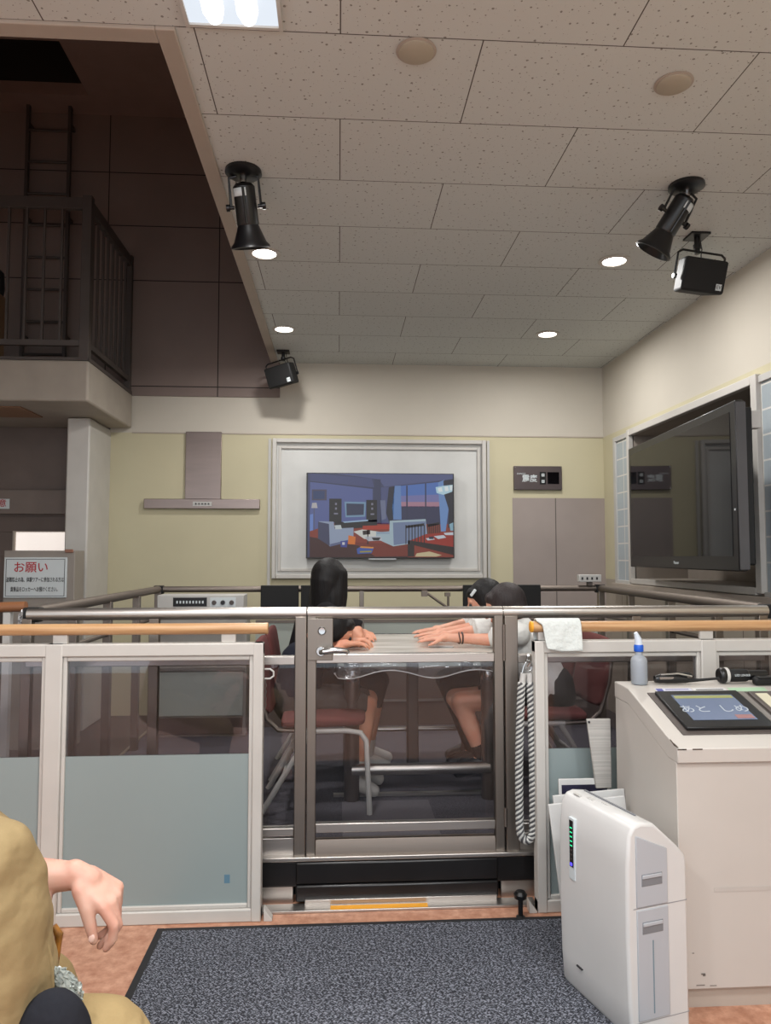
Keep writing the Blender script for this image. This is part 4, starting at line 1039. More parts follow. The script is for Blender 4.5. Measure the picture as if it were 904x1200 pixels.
P('lettering', text_mb('LED LENSER', .0105, (1.41, 2.5355, LZ+.030), (1, 0, 0), (0, 0, 1), .0006), MT['signw'], fl_, smooth=False)
hs = thing('black_holster', 'black belt case lying in front of the flashlight', 'case', (1.5, 2.52, LZ))
P('case', MB().box(1.438, 1.60, 2.505, 2.532, LZ, LZ+.026), MT['blackm'], hs, bevel=.008)
P('flap', MB().box(1.45, 1.60, 2.502, 2.535, LZ+.022, LZ+.030), MT['black'], hs, bevel=.003)

# ================================================================== AIR PURIFIER
ap = thing('air_purifier', 'white air purifier with grey side tank standing by the console', 'air purifier', (.85, 2.15, 0))
A0 = V((.692, 2.318, 0)); A1 = V((.783, 2.005, 0))   # big face, left-rear to near corner
fd = (A1-A0); FL = fd.length; fd.normalize(); nd = V((-fd.y, fd.x, 0))   # into the body (+x side)
if nd.x < 0: nd = -nd
HT = .575
Rap = Matrix((( nd.x, fd.x, 0), (nd.y, fd.y, 0), (0, 0, 1)))
# local: a = across thickness (nd), b = along face (fd), z
def AP(a, b, z): return A0+nd*a+fd*b+V((0, 0, z))
D = .195
# side profile in (a,z): front face slightly bowed, top curved, chamfer to rear
profz = [(0.012, 0), (0.0, .02), (-.006, .10), (-.010, .28), (-.008, .46), (.0, .545), (.016, HT-.006), (.04, HT), (.085, HT-.006), (D-.03, HT-.075), (D-.005, HT-.10), (D, HT-.12), (D, .02), (D-.01, 0)]
body = MB(); rws = []
NB = 16
for k in range(NB+1):
    b_ = FL*k/NB; e = abs(k/NB-.5)*2; sh = (1-(max(0, e-.75)/.25)**2*.02)
    rws.append([body.bm.verts.new(AP(D/2+(a-D/2)*sh, b_, z*(.995+.005*sh))) for a, z in profz])
for r0, r1 in zip(rws, rws[1:]):
    m = len(profz)
    for i in range(m): body.bm.faces.new((r0[i], r0[(i+1) % m], r1[(i+1) % m], r1[i]))
body.bm.faces.new(rws[0]); body.bm.faces.new(rws[-1][::-1])
P('body', body, MT['purifier'], ap, bevel=.008, seg=3)
def apbox(a0, a1, b0, b1, z0, z1, name, mat, par=ap, **k):
    c = AP((a0+a1)/2, (b0+b1)/2, (z0+z1)/2)
    return P(name, MB().obox(c, (a1-a0, b1-b0, z1-z0), Rap), mat, par, **k)
# grey side insert (near end face b = FL)
greyp = M('purifier_grey', (172, 175, 180), .4, 0, .02)
pg = MB()
for (za, zb) in ((.355, .50), (.06, .348)):
    pl = [(.022, za), (.125, za), (.125, min(zb, HT-.05)), (.022, zb+ (.045 if za > .3 else 0))]
    A = [pg.bm.verts.new(AP(a, FL-.004, z)) for a, z in pl]; Bv = [pg.bm.verts.new(AP(a, FL+.0035, z)) for a, z in pl]
    for i in range(4): pg.bm.faces.new((A[i], A[(i+1) % 4], Bv[(i+1) % 4], Bv[i]))
    pg.bm.faces.new(A[::-1]); pg.bm.faces.new(Bv)
P('side_tank', pg, greyp, ap, bevel=.002)
gl_ = M('purifier_recess', (120, 122, 126), .5)
for z in (.425, .30):
    h_ = apbox(.038, .106, FL+.002, FL+.0045, z-.016, z+.016, 'handle_recess', gl_, bevel=.006)
    apbox(.040, .104, FL+.003, FL+.007, z+.004, z+.014, 'handle_grip', greyp, bevel=.003)
apbox(.070, .0735, FL+.003, FL+.0045, .075, .265, 'level_window', M('tank_window', (120, 140, 150), .2))
seamc = M('seam_grey', (150, 150, 152), .5)
apbox(.012, D-.004, FL-.004, FL+.0006, .351, .3535, 'seam', seamc)
apbox(.012, D-.004, FL-.004, FL+.0006, .054, .056, 'seam', seamc)
# display strip on front
pd = apbox(-.0122, -.002, .060, .090, .335, .515, 'indicator_panel', MT['signw'], bevel=.001)
strip = apbox(-.0135, -.009, .066, .084, .372, .508, 'indicator_strip', MT['black'])
for k in range(8):
    apbox(-.0142, -.0134, .070, .080, .485-.013*k, .488-.013*k, 'led', MT['led'] if k < 5 else MT['dark'])
apbox(-.0146, -.0134, .071, .079, .376, .384, 'led', MT['ledb'])
apbox(-.011, -.002, .088, .115, .092, .095, 'nameplate', MT['ink'])
# top grille
for k, (a, b0, b1) in enumerate(((.075, .02, .26), (.10, .03, .27), (.12, .05, .28))):
    c = AP(a, (b0+b1)/2, HT-.006-(a-.085)*1.0 if a > .085 else HT-.004)
    P('grille_slot', MB().obox(c, (.006 if k != 1 else .012, b1-b0, .006), Rap), MT['dark'] if k == 1 else gl_, ap)
for k in range(3): apbox(.02+.014*k, .030+.014*k, .04+.05*k, .07+.05*k, HT-.004, HT+.0015, 'button', MT['lgrey'], bevel=.001)

# boards leaning behind the purifier
brd = M('board_white', (208, 208, 206), .6)
def board(x, y, ang, w, h, lean, lab, nm='leaning_board', th=.012, mat=brd, pic=False, roll=0):
    t = thing(nm, lab, 'board', (x, y, 0), 'boards leaning beside the purifier')
    R = Matrix.Rotation(ang, 3, 'Z') @ Matrix.Rotation(lean, 3, 'X') @ Matrix.Rotation(roll, 3, 'Y')
    c = V((x, y, 0)) + R @ V((w/2, 0, h/2+.003))
    P('panel', MB().obox(c, (w, th, h), R), mat, t, bevel=.002)
    if pic:
        P('picture', MB().obox(c+R @ V((0, -th/2-.0004, 0)), (w*.90, .001, h*.92), R), M('poster_dark', (42, 40, 66), .4, 0, .4, 9), t, smooth=False)
        P('picture_mark', MB().obox(c+R @ V((w*.42, -th/2-.001, h*.30)), (w*.05, .001, h*.12), R), MT['orange'], t, smooth=False)
    return t
board(.752, 2.46, -.03, .26, .47, -.10, roll=-.10, lab='plain white board leaning against the barrier behind the purifier, outermost')
board(.770, 2.50, .0, .25, .485, -.10, roll=-.075, lab='white board just behind the outermost leaning board')
board(.792, 2.64, -.0, .185, .50, -.07, 'dark framed poster board with white edge behind the purifier', 'poster_board', .01, brd, True)
# hanging paper stack
hp = thing('hanging_paper', 'off white ribbed paper sheet hanging beside the console corner', 'paper', (.93, 2.66, .46))
hm = M('ribbed_paper', (188, 184, 178), .8, 0, .12, 1, .6, 1, .5, (1, 1, 160))
P('sheet', MB().prism([(.895, .715), (.982, .715), (.982, .47), (.925, .47)], 1, 2.66, 2.672), hm, hp, bevel=.002)
P('pin', MB().lathe([(0, .004), (.004, .003), (.004, 0)], (.902, 2.66, .705), (0, -1, 0), 8), MT['ink'], hp)

# left edge: bit of another handrail with plastic
oh = thing('rail_end', 'brown wooden rail end with crumpled clear plastic at the left edge', 'handrail', (-1.4, 3.2, 0))
P('rail', MB().tube([(-1.75, 3.30, 1.075), (-1.34, 3.30, 1.085)], .022, 14), M('dark_rail_wood', (146, 98, 66), .4), oh)
P('post', MB().box(-1.43, -1.40, 3.29, 3.32, 0, 1.06), MT['lgrey'], oh)
pw = MB().ell((-1.325, 3.27, 1.03), (.028, .03, .045), None, 4)
for v in pw.bm.verts: v.co += V((random.uniform(-1, 1), random.uniform(-1, 1), random.uniform(-1, 1)))*.007
P('plastic_wrap', pw, glass_mat('crumpled_film', (.8, .8, .8, 1), 1.5, .15, .5, (200, 198, 198)), oh, angle=10)

# ================================================================== PEOPLE
def hand(mb, wrist, d, n, sgn, curl=(.15, .25, .2), sc=1.0, thumb=None, spread=.06, fingers=None):
    """five-finger hand; d wrist->knuckles, n back-of-hand normal, sgn thumb side"""
    wrist = V(wrist); d = V(d).normalized(); n = V(n); n = (n-d*n.dot(d)).normalized(); s = d.cross(n)*sgn
    Lp = .088*sc
    mb.cap(wrist-d*.01*sc, wrist+d*.02*sc, .024*sc, .026*sc)
    spec = [(.030, .96, .072), (.010, 1.0, .082), (-.010, .97, .076), (-.029, .90, .060)]
    kn = []
    for o, l, fl in spec:
        k = wrist+d*Lp*l*1.0+s*o*sc; kn.append(k)
        mb.cap(wrist+d*.012*sc+s*o*.6*sc, k, .0155*sc, .0115*sc)
    mb.ell(wrist+d*Lp*.5-n*.003*sc, (.036*sc, .036*sc, .015*sc), Matrix((s, d, n)).transposed())
    cs = fingers or [curl]*4
    for i, (o, l, fl) in enumerate(spec):
        p = kn[i]; a = 0; dirv = (d+s*spread*(1.5-i)*1.0).normalized()
        base = dirv.copy()
        for j, (seg, r0, r1) in enumerate(((.45, .0100, .0090), (.30, .0090, .0080), (.25, .0080, .0068))):
            a += cs[i][j]
            dv = (base*math.cos(a)-n*math.sin(a)).normalized()
            q = p+dv*fl*seg*sc; mb.cap(p, q, r0*sc, r1*sc, 12); p = q
    tb_ = thumb or [(.70, .65, -.20), (.85, .35, -.30), (.95, .15, -.30)]
    p = wrist+d*.022*sc+s*.024*sc
    for (td, ts, tn), L_, r0, r1 in zip(tb_, (.042, .034, .028), (.0145, .0115, .0105), (.0115, .0105, .0080)):
        dv = (d*td+s*ts+n*tn).normalized(); q = p+dv*L_*sc; mb.cap(p, q, r0*sc, r1*sc, 12); p = q
    return p

def head(mb, c, face, up, r=.085):
    """skull, jaw, nose, ears, lips; c centre, face = forward direction"""
    c = V(c); f = V(face).normalized(); u = V(up); u = (u-f*u.dot(f)).normalized(); s = u.cross(f)
    R = Matrix((f, s, u)).transposed()
    mb.ell(c, (r*1.12, r*.92, r*1.12), R, 3)
    mb.ell(c+f*r*.35-u*r*.62, (r*.70, r*.66, r*.72), R, 3)
    mb.ell(c+f*r*.80-u*r*1.12, (r*.22, r*.26, r*.2), R, 2)
    mb.cap(c+f*r*1.08+u*r*.0, c+f*r*1.26-u*r*.36, r*.09, r*.16, 10)
    mb.ell(c+f*r*1.04-u*r*.68, (r*.10, r*.26, r*.09), R, 2)
    mb.ell(c+f*r*1.0+u*r*.16, (r*.10, r*.6, r*.09), R, 2)
    for k in (-1, 1):
        mb.ell(c+s*k*r*.93-u*r*.18, (r*.20, r*.09, r*.30), R, 2)
    return R

def eyes(par, c, face, up, r):
    c = V(c); f = V(face).normalized(); u = V(up); u = (u-f*u.dot(f)).normalized(); s = u.cross(f)
    for k in (-1, 1):
        P('eye', MB().ell(c+f*r*1.0+s*k*r*.36-u*r*.06, (r*.13,)*3, None, 2), MT['ink'], par)

SK1 = skin_mat('skin_fair', (206, 164, 146)); SK2 = skin_mat('skin_tan', (206, 150, 122)); SK3 = skin_mat('skin_leg', (212, 160, 136))
HR = hair_mat('black_hair', (24, 21, 22)); HR2 = hair_mat('soft_black_hair', (58, 50, 50))
NAVY = cloth_mat('navy_shirt', (36, 38, 48)); BLK = cloth_mat('black_cloth', (26, 25, 28)); WHT = cloth_mat('white_blouse', (222, 222, 218), 14, .5)
SHORT = cloth_mat('grey_shorts', (74, 70, 68)); OLV = cloth_mat('dark_trousers', (40, 40, 44)); SHOE = M('shoe_dark', (34, 32, 34), .5); SHOEW = M('shoe_white', (205, 202, 196), .6)
KHAKI = cloth_mat('khaki_cloth', (150, 130, 94), 10, .55, .05); KHP = cloth_mat('khaki_trousers', (160, 138, 98), 16, .4, .05)

def lerp(a, b, t): return V(a)*(1-t)+V(b)*t

def seated(lab, g, skin, hairm, J, shirt, lower, lower_to, shoe, sock=None, voxel=.0075, sc=1.0, sleeve=.5, longhair=False, bangs=True):
    """J: head c, face, neck, chest, hip, shL shR elL elR wrL wrR hdL hdR, kneeL/R ankL/R toeL/R"""
    t = thing('person', lab, 'person', (J['hip'][0], J['hip'][1], PZ), g)
    r = J.get('r', .082)
    b = MB()
    up = (0, 0, 1) if 'up' not in J else J['up']
    head(b, J['head'], J['face'], up, r)
    b.cap(J['neck'], lerp(J['neck'], J['head'], .6), .047*sc, .045*sc)
    b.cap(J['hip'], J['chest'], .105*sc, .105*sc); b.cap(J['chest'], J['neck'], .10*sc, .06*sc)
    b.cap(J['shL'], J['shR'], .048*sc, .048*sc)
    for s in 'LR':
        b.cap(J['sh'+s], J['el'+s], .042*sc, .034*sc); b.cap(J['el'+s], J['wr'+s], .034*sc, .022*sc)
        hd, hn, sg = J['hd'+s]; hand(b, J['wr'+s], hd, hn, sg, J.get('curl'+s, (.12, .2, .2)), sc*.95)
        hp_ = V(J['hip'])+(V(J['knee'+s])-V(J['hip']))*.12
        b.cap(hp_+V((0, (V(J['knee'+s])-V(J['hip'])).y*.4, 0)), J['knee'+s], .072*sc, .052*sc)
        b.cap(J['knee'+s], lerp(J['knee'+s], J['ank'+s], .35), .050*sc, .049*sc); b.cap(lerp(J['knee'+s], J['ank'+s], .35), J['ank'+s], .049*sc, .031*sc)
        b.cap(J['ank'+s], J['toe'+s], .032*sc, .024*sc)
    body = remesh(b, 'body', skin, t, .0055, 5)
    eyes(body, J['head'], J['face'], up, r)
    # hair
    c = V(J['head']); f = V(J['face']).normalized(); u = V(up); u = (u-f*u.dot(f)).normalized(); s_ = u.cross(f)
    R = Matrix((f, s_, u)).transposed(); h = MB()
    h.ell(c-f*r*.20+u*r*.17, (r*1.16, r*1.10, r*1.15), R)
    h.ell(c-f*r*.55-u*r*.25, (r*.75, r*.98, r*.95), R)
    if bangs:
        h.ell(c+f*r*.58+u*r*.60, (r*.48, r*.84, r*.42), R, 2)
    for k in (-1, 1): h.ell(c+s_*k*r*.86-u*r*.05+f*r*.1, (r*.40, r*.2, r*.55), R, 2)
    if longhair:
        h.cap(c-f*r*.42-u*r*.15, V((c.x-.012, c.y, c.z-longhair*.85))-f*r*.45, r*1.0, r*.80)
        for q in range(9):
            a = -1.8+3.6*q/8
            p0 = c-f*r*.45*math.cos(a)+s_*r*.70*math.sin(a)+u*r*.3
            p1 = V((c.x-.012, c.y, c.z-longhair))-f*r*(.85*math.cos(a)+.15)+s_*r*(1.05+.12*math.sin(q*3))*math.sin(a)+V((0, 0, .02*math.sin(q*2.1)))
            h.cap(p0, lerp(p0, p1, .5), r*.5, r*.46); h.cap(lerp(p0, p1, .5), p1, r*.46, r*.24)
    remesh(h, 'hair', hairm, t, .006, 9 if longhair else 4)
    # shirt
    g_ = MB()
    g_.cap(J['hip'], J['chest'], .125*sc, .125*sc); g_.cap(J['chest'], lerp(J['chest'], J['neck'], .75), .118*sc, .078*sc)
    g_.cap(J['shL'], J['shR'], .064*sc, .064*sc)
    for s in 'LR':
        e = lerp(J['sh'+s], J['el'+s], sleeve*2 if sleeve <= .5 else 1)
        ax = (V(e)-V(J['sh'+s])); 
        g_.cap(J['sh'+s], lerp(J['sh'+s], e, .8), .062*sc, .060*sc)
        g_.lathe([(.058*sc, 0), (.066*sc, ax.length*.35)], lerp(J['sh'+s], e, .65), ax, 20)
        if sleeve > .5: g_.cap(J['el'+s], lerp(J['el'+s], J['wr'+s], (sleeve-.5)*2), .05*sc, .034*sc)
    remesh(g_, 'shirt', shirt, t, .007, 3)
    # trousers / shorts / skirt
    q_ = MB(); q_.cap(V(J['hip'])-V((0, 0, .0)), V(J['hip'])+V((0, 0, .05)), .128*sc, .122*sc)
    for s in 'LR':
        K, H_ = V(J['knee'+s]), V(J['hip']); st = H_+(K-H_)*.12+V((0, (K-H_).y*.4, 0))
        if lower_to <= 1: q_.cap(st, lerp(st, K, lower_to), .088*sc, .074*sc)
        else:
            q_.cap(st, K, .088*sc, .066*sc); q_.cap(K, lerp(K, J['ank'+s], lower_to-1), .064*sc, .046*sc)
    remesh(q_, 'lower_garment', lower, t, .007, 3)
    for s in 'LR':
        if sock is not None:
            P('sock', MB().cap(lerp(J['knee'+s], J['ank'+s], .78), J['ank'+s], .041*sc, .036*sc), sock, t)
        sh = MB(); A, T_ = V(J['ank'+s]), V(J['toe'+s])
        sh.cap(A-V((0, 0, .012)), T_, .042*sc, .032*sc).cap(A-V((0, 0, .03))-(T_-A)*.2, T_-V((0, 0, .008)), .036*sc, .028*sc)
        remesh(sh, 'shoe', shoe, t, .006, 2)
    return t, body

# P1 child nearest left, dark navy, looking down, facing +x
J = dict(head=(-.02, 3.60, .948), face=(1, .05, -.45), up=(.4, 0, 1), r=.083, neck=(-.13, 3.60, .885), chest=(-.17, 3.60, .79), hip=(-.20, 3.60, .615),
     shL=(-.12, 3.72, .84), shR=(-.12, 3.49, .84), elL=(-.01, 3.74, .845), elR=(-.03, 3.45, .835), wrL=(.06, 3.66, .892), wrR=(.02, 3.50, .892),
     hdL=((1, -.25, .05), (0, 0, 1), 1), hdR=((1, .15, .05), (0, 0, 1), -1), curlL=(.5, .6, .5), curlR=(.25, .35, .3),
     kneeL=(.15, 3.70, .60), kneeR=(.14, 3.55, .60), ankL=(.11, 3.70, .27), ankR=(.08, 3.55, .26), toeL=(.20, 3.70, .215), toeR=(.17, 3.55, .205))
seated('small dark haired child in a dark shirt leaning on the left side of the table', 'people seated around the platform table', SK2, HR, J, NAVY, SHORT, .85, SHOEW, SHOEW, sc=.88)
# P2 long haired person behind left
J = dict(head=(-.045, 4.08, 1.18), face=(.62, .80, -.12), r=.086, neck=(-.06, 4.07, 1.06), chest=(-.12, 4.05, .92), hip=(-.19, 4.04, .64),
     shL=(-.08, 4.19, 1.0), shR=(-.06, 3.90, 1.0), elL=(.05, 4.19, .90), elR=(.10, 3.88, .91), wrL=(.13, 3.97, .895), wrR=(.10, 3.74, .93),
     hdL=((.3, -.9, .0), (0, 0, 1), 1), hdR=((-.1, -.6, -.1), (0.6, 0, .8), -1), curlL=(.3, .3, .3), curlR=(.5, .6, .4),
     kneeL=(.22, 4.12, .62), kneeR=(.20, 3.96, .62), ankL=(.16, 4.12, .25), ankR=(.15, 3.96, .25), toeL=(.27, 4.12, .205), toeR=(.25, 3.96, .205))
seated('person with long straight black hair seated behind the child on the left', 'people seated around the platform table', SK2, HR, J, BLK, OLV, 1.35, SHOEW, SHOEW, sc=.95, longhair=.215, bangs=False)
# P3 right near, white blouse, facing -x
J = dict(head=(.825, 3.66, 1.060), face=(-1, .35, -.35), up=(-.3, .1, 1), r=.083, neck=(.885, 3.64, .97), chest=(.93, 3.63, .86), hip=(1.04, 3.60, .62),
     shR=(.84, 3.79, .95), shL=(.86, 3.52, .93), elR=(.68, 3.80, .915), elL=(.72, 3.56, .90), wrR=(.545, 3.74, .905), wrL=(.53, 3.62, .905),
     hdR=((-1, .0, -.08), (0, 0, 1), 1), hdL=((-1, .10, -.08), (0, 0, 1), -1), curlL=(.05, .1, .1), curlR=(.05, .1, .1),
     kneeR=(.58, 3.70, .60), kneeL=(.585, 3.56, .61), ankR=(.74, 3.70, .335), ankL=(.69, 3.56, .335), toeR=(.62, 3.70, .285), toeL=(.57, 3.56, .285))
p3, b3 = seated('child with soft black hair in a white blouse nearest the gate on the right', 'people seated around the platform table', SK3, HR2, J, WHT, BLK, .62, SHOE, BLK, sc=.9, sleeve=.42)
P('hair_tie', MB().tube([V((.60, 3.60, .905))+V((0, math.cos(a)*.027, math.sin(a)*.027)) for a in [k*PI/8 for k in range(16)]], .004, 6, closed=True)
  .tube([V((.585, 3.60, .905))+V((0.003*math.sin(a*2), math.cos(a)*.027, math.sin(a)*.027)) for a in [k*PI/8 for k in range(16)]], .003, 6, closed=True), MT['leather'], p3)
# P4 right rear with hair clip
J = dict(head=(.80, 4.04, 1.068), face=(-1, .1, -.35), up=(-.3, 0, 1), r=.084, neck=(.87, 4.05, .97), chest=(.92, 4.05, .87), hip=(1.04, 4.06, .63),
     shR=(.84, 4.19, .95), shL=(.84, 3.92, .95), elR=(.70, 4.16, .92), elL=(.68, 3.90, .92), wrR=(.55, 4.05, .905), wrL=(.54, 3.87, .905),
     hdR=((-1, -.1, -.08), (0, 0, 1), 1), hdL=((-1, .0, -.08), (0, 0, 1), -1), curlL=(.05, .1, .1), curlR=(.05, .1, .1),
     kneeR=(.60, 4.14, .62), kneeL=(.60, 3.98, .62), ankR=(.74, 4.14, .26), ankL=(.72, 3.98, .26), toeR=(.62, 4.14, .21), toeL=(.60, 3.98, .21))
p4, b4 = seated('black haired person with a white hair clip seated behind the child in white', 'people seated around the platform table', SK3, HR, J, WHT, OLV, 1.8, SHOE, BLK, sc=.92, sleeve=.42)
P('hair_clip', MB().obox((.722, 3.962, 1.105), (.045, .010, .016), Matrix.Rotation(-.5, 3, 'Z') @ Matrix.Rotation(-.9, 3, 'Y')), MT['signw'], p4, bevel=.004)

# ------------------------------------------------ foreground person at lower left
t = thing('person', 'person in khaki jacket at lower left edge with drooping bare hand', 'person', (-.85, 1.25, 0))
b = MB()
head(b, (-.80, 1.40, 1.06), (1, .5, -.4), (.3, 0, 1), .09)
b.cap((-.82, 1.36, .93), (-.80, 1.39, 1.0), .055, .05)
b.cap((-.92, 1.30, .50), (-.86, 1.33, .74), .14, .14); b.cap((-.86, 1.33, .74), (-.83, 1.36, .90), .13, .07)
b.cap((-.70, 1.28, .83), (-.82, 1.54, .84), .06, .06)
b.cap((-.66, 1.28, .80), (-.545, 1.35, .62), .048, .042)                    # near upper arm in sleeve
b.cap((-.545, 1.35, .62), (-.60, 1.45, .51), .034, .030)
hand(b, (-.60, 1.45, .51), (-.3, .6, -.5), (.6, .2, .6), -1, (.4, .4, .3))
b.cap((-.80, 1.55, .80), (-.665, 1.56, .665), .048, .042)                    # far arm, forearm to the right
W0 = V((-.512, 1.55, .667))
b.cap((-.665, 1.56, .665), lerp((-.665, 1.56, .665), W0, .5), .041, .034); b.cap(lerp((-.665, 1.56, .665), W0, .5), W0, .034, .0255)
b.cap((-.64, 1.50, .645), (-.580, 1.53, .630), .034, .024)
b.cap((-.95, 1.25, .50), (-.45, 1.37, .47), .09, .065); b.cap((-.45, 1.37, .47), (-.42, 1.40, .10), .06, .04)
b.cap((-.95, 1.45, .50), (-.62, 1.62, .40), .09, .065); b.cap((-.62, 1.62, .40), (-.66, 1.66, .10), .06, .04)
b.cap((-.42, 1.40, .08), (-.28, 1.42, .04), .04, .03); b.cap((-.66, 1.66, .08), (-.52, 1.68, .04), .04, .03)
# drooping hand built finger by finger
sc = 1.02
def C(p): return V(p)
d = V((.075, -.006, -.048)).normalized(); n = V((.52, -.30, .80)); n = (n-d*n.dot(d)).normalized(); s = d.cross(n)
if s.y > 0: s = -s            # thumb side towards the viewer
b.cap(W0-d*.012, W0+d*.022, .025, .028)
kn = []
for o, l in ((.030, .078), (.010, .084), (-.011, .082), (-.030, .075)):
    k = W0+d*l+s*o; kn.append(k); b.cap(W0+d*.015+s*o*.6, k, .0175, .0125)
b.ell(W0+d*.045, (.037, .04, .017), Matrix((s, d, n)).transposed())
def fing(p, segs, r):
    for (dv, L_), (r0, r1) in zip(segs, r):
        q = p+V(dv).normalized()*L_; b.cap(p, q, r0, r1, 14); p = q
    return p
R_ = ((.0118, .0105), (.0105, .0095), (.0095, .0078))
fing(kn[0], (((.55, -.05, -.85), .040), ((-.12, .05, -1), .026), ((-.62, .1, -.85), .022)), R_)
fing(kn[1], (((.30, 0, -.95), .045), ((-.62, .02, -.9), .030), ((-.80, .05, -.65), .023)), R_)
fing(kn[2], (((.05, 0, -1), .044), ((-.60, .0, -.95), .028), ((-.85, .05, -.5), .022)), R_)
fing(kn[3], (((.0, 0, -1), .034), ((-.45, .05, -1), .020), ((-.5, .1, -.8), .018)), R_)
th = W0+d*.020+s*.026
tt = fing(th, (((.42, -.30, -.80), .038), ((.30, -.05, -1), .034), ((.25, .0, -1), .026)), ((.0165, .0135), (.0135, .0120), (.0120, .0090)))
body = remesh(b, 'body', SK1, t, .0035, 8)
nailm = M('fingernail', (236, 200, 186), .25)
P('fingernail', MB().ell(tt+V((-.002, -.0085, .008)), (.0062, .0022, .0085), Matrix.Rotation(.25, 3, 'Y'), 2), nailm, body)
eyes(body, (-.80, 1.40, 1.06), (1, .5, -.4), (.3, 0, 1), .09)
h = MB().ell((-.815, 1.40, 1.085), (.105, .105, .10)).ell((-.82, 1.38, 1.02), (.10, .10, .09)).ell((-.745, 1.37, 1.02), (.062, .055, .085))
remesh(h, 'hair', hair_mat('brown_hair', (44, 28, 26)), t, .006, 3)
# jacket: torso + wide near sleeve
j = MB()
j.cap((-.92, 1.30, .50), (-.86, 1.34, .74), .17, .17); j.cap((-.86, 1.34, .74), (-.83, 1.37, .88), .155, .09)
j.cap((-.70, 1.30, .800), (-.82, 1.54, .82), .080, .085)
sl = [((-.628, 1.28, .800), .095), ((-.594, 1.28, .755), .112), ((-.586, 1.28, .69), .119), ((-.584, 1.285, .64), .122), ((-.586, 1.285, .60), .122), ((-.605, 1.28, .555), .102), ((-.61, 1.28, .52), .08)]
for (p0, r0), (p1, r1) in zip(sl, sl[1:]): j.cap(p0, p1, r0, r1, 28)
j.ell((-.568, 1.27, .805), (.072, .085, .068))
j.cap((-.80, 1.55, .80), (-.70, 1.56, .70), .075, .075)
jk = remesh(j, 'jacket', KHAKI, t, .006, 6)
# cloth folds
tx = bpy.data.textures.new('folds', 'CLOUDS'); tx.noise_scale = .09; tx.noise_depth = 1
dm = jk.modifiers.new('folds', 'DISPLACE'); dm.texture = tx; dm.strength = .022; dm.mid_level = .5
hm_ = MB()
P('cuff_hem', hm_.tube([(-.512, 1.30, .80), (-.497, 1.28, .755), (-.480, 1.28, .70), (-.466, 1.285, .64), (-.463, 1.285, .60)], .004, 8), KHAKI, t)
# trousers
j = MB(); j.cap((-.95, 1.25, .48), (-.405, 1.36, .445), .115, .088, 24); j.cap((-.405, 1.36, .445), (-.40, 1.38, .14), .082, .075, 20)
j.cap((-.95, 1.45, .50), (-.62, 1.62, .40), .115, .085); j.cap((-.62, 1.62, .40), (-.65, 1.66, .14), .08, .07)
jt = remesh(j, 'trousers', KHP, t, .006, 5)
dm = jt.modifiers.new('folds', 'DISPLACE'); dm.texture = tx; dm.strength = .012; dm.mid_level = .5
for c_ in (((-.42, 1.39, .05), (-.27, 1.41, .035)), ((-.66, 1.66, .05), (-.51, 1.68, .035))):
    remesh(MB().cap(c_[0], c_[1], .046, .034), 'shoe', SHOE, t, .006, 2)
# black bag, bamboo handle, crumpled plastic
bg = thing('bag', 'black fabric bag with bamboo handle between sleeve and knee', 'bag', (-.5, 1.22, .5))
j = MB().ell((-.442, 1.235, .535), (.062, .045, .090)).ell((-.432, 1.235, .48), (.072, .05, .085))
remesh(j, 'bag_body', cloth_mat('black_bag_cloth', (33, 34, 40), 14, .4), bg, .006, 4)
bam = M('bamboo', (188, 128, 56), .3, 0, .35, 40)
hb = [(-.512, 1.42, .633), (-.502, 1.42, .617), (-.503, 1.42, .60), (-.506, 1.42, .585), (-.508, 1.42, .56), (-.509, 1.42, .53), (-.500, 1.36, .50)]
P('handle', MB().tube(hb, [.006, .008, .006, .0075, .006, .007, .006], 12), bam, bg)
cp = thing('plastic_wrapper', 'crumpled clear plastic wrapper beside the black bag', 'wrapper', (-.45, 1.30, .56))
pw = MB().ell((-.447, 1.305, .592), (.034, .012, .015), Matrix.Rotation(.85, 3, 'Y'), 4)
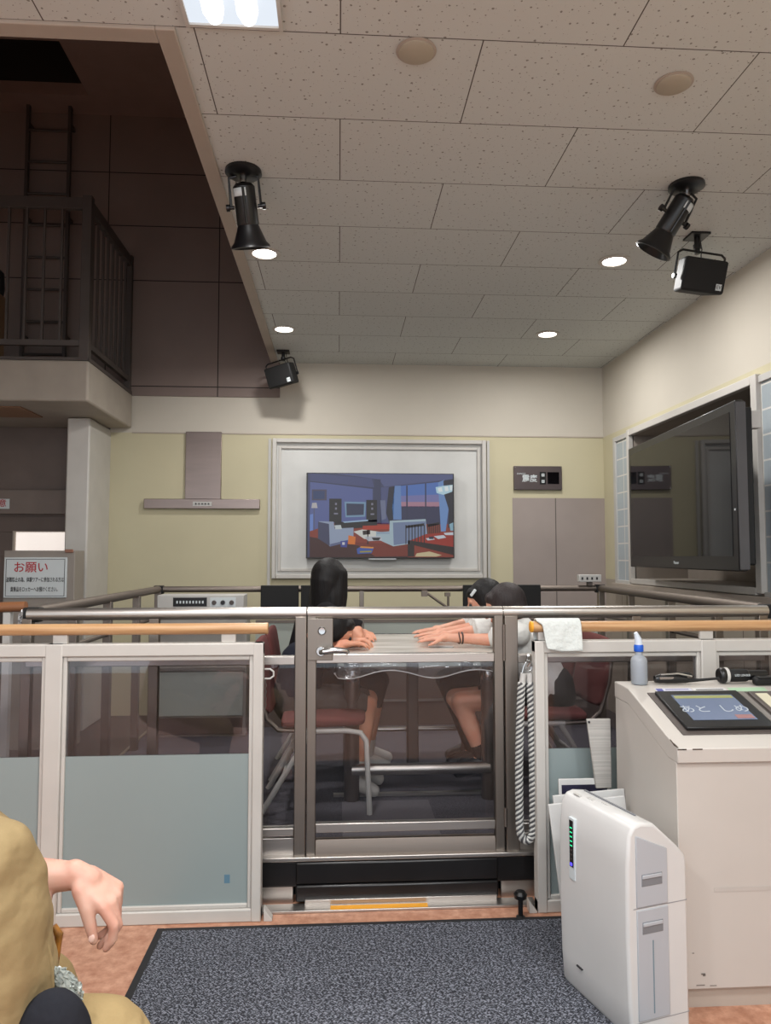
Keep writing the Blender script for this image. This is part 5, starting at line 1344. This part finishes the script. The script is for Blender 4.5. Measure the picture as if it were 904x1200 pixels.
for v in pw.bm.verts: v.co += V((random.uniform(-1, 1), random.uniform(-1, 1), random.uniform(-1, 1)))*.0042
P('film', pw, glass_mat('wrapper_film', (.8, .84, .82, 1), 1.5, .15, .5, (205, 212, 206)), cp, angle=10)

# ================================================================== LIGHT, WORLD, CAMERA
def area(x, y, z, sx, sy, power, rot=(0, 0, 0), col=(.96, .98, 1)):
    l = bpy.data.lights.new('fixture_or_fill_lamp', 'AREA'); l.shape = 'RECTANGLE'; l.size = sx; l.size_y = sy; l.energy = power; l.color = col
    o = bpy.data.objects.new('fixture_or_fill_lamp', l); o.location = (x, y, z); o.rotation_euler = rot; COL.objects.link(o); return o
for x, y in ((-.406, 3.958), (-.398, 5.301), (1.521, 3.94), (1.534, 5.302)):
    l = bpy.data.lights.new('downlight_lamp', 'AREA'); l.shape = 'DISK'; l.size = .12; l.energy = 15; l.color = (1, .985, .96)
    o = bpy.data.objects.new('downlight_lamp', l); o.location = (x, y, CZ-.03); COL.objects.link(o)
area(-.33, 2.08, CZ-.07, .26, .26, 30, col=(1, .98, .96))
area(1.2, .6, CZ-.02, .3, .3, 36); area(-1.2, .4, CZ-.02, .3, .3, 36); area(.2, -.9, CZ-.02, 1.2, .6, 75)  # unseen fill lamps overhead without fixtures, added to brighten the room
w = bpy.data.worlds.new('world'); S.world = w; w.use_nodes = True
bgn = w.node_tree.nodes['Background']; bgn.inputs[0].default_value = (.86, .93, 1.0, 1); bgn.inputs[1].default_value = 1.75
cam = bpy.data.cameras.new('camera'); co = bpy.data.objects.new('camera', cam); COL.objects.link(co)
cam.sensor_fit = 'VERTICAL'; cam.sensor_height = 36; cam.lens = 870/1200*36; cam.clip_start = .02
yaw, pit = math.radians(3.62), math.radians(3.42)
co.location = (0, 0, 1.3); co.rotation_euler = (PI/2+pit, 0, -yaw)
S.camera = co
S.view_settings.view_transform = 'Standard'; S.view_settings.look = 'None'; S.view_settings.gamma = 1
S.view_settings.use_curve_mapping = False; S.view_settings.exposure = 0.08
S.cycles.max_bounces = 10; S.cycles.transparent_max_bounces = 24
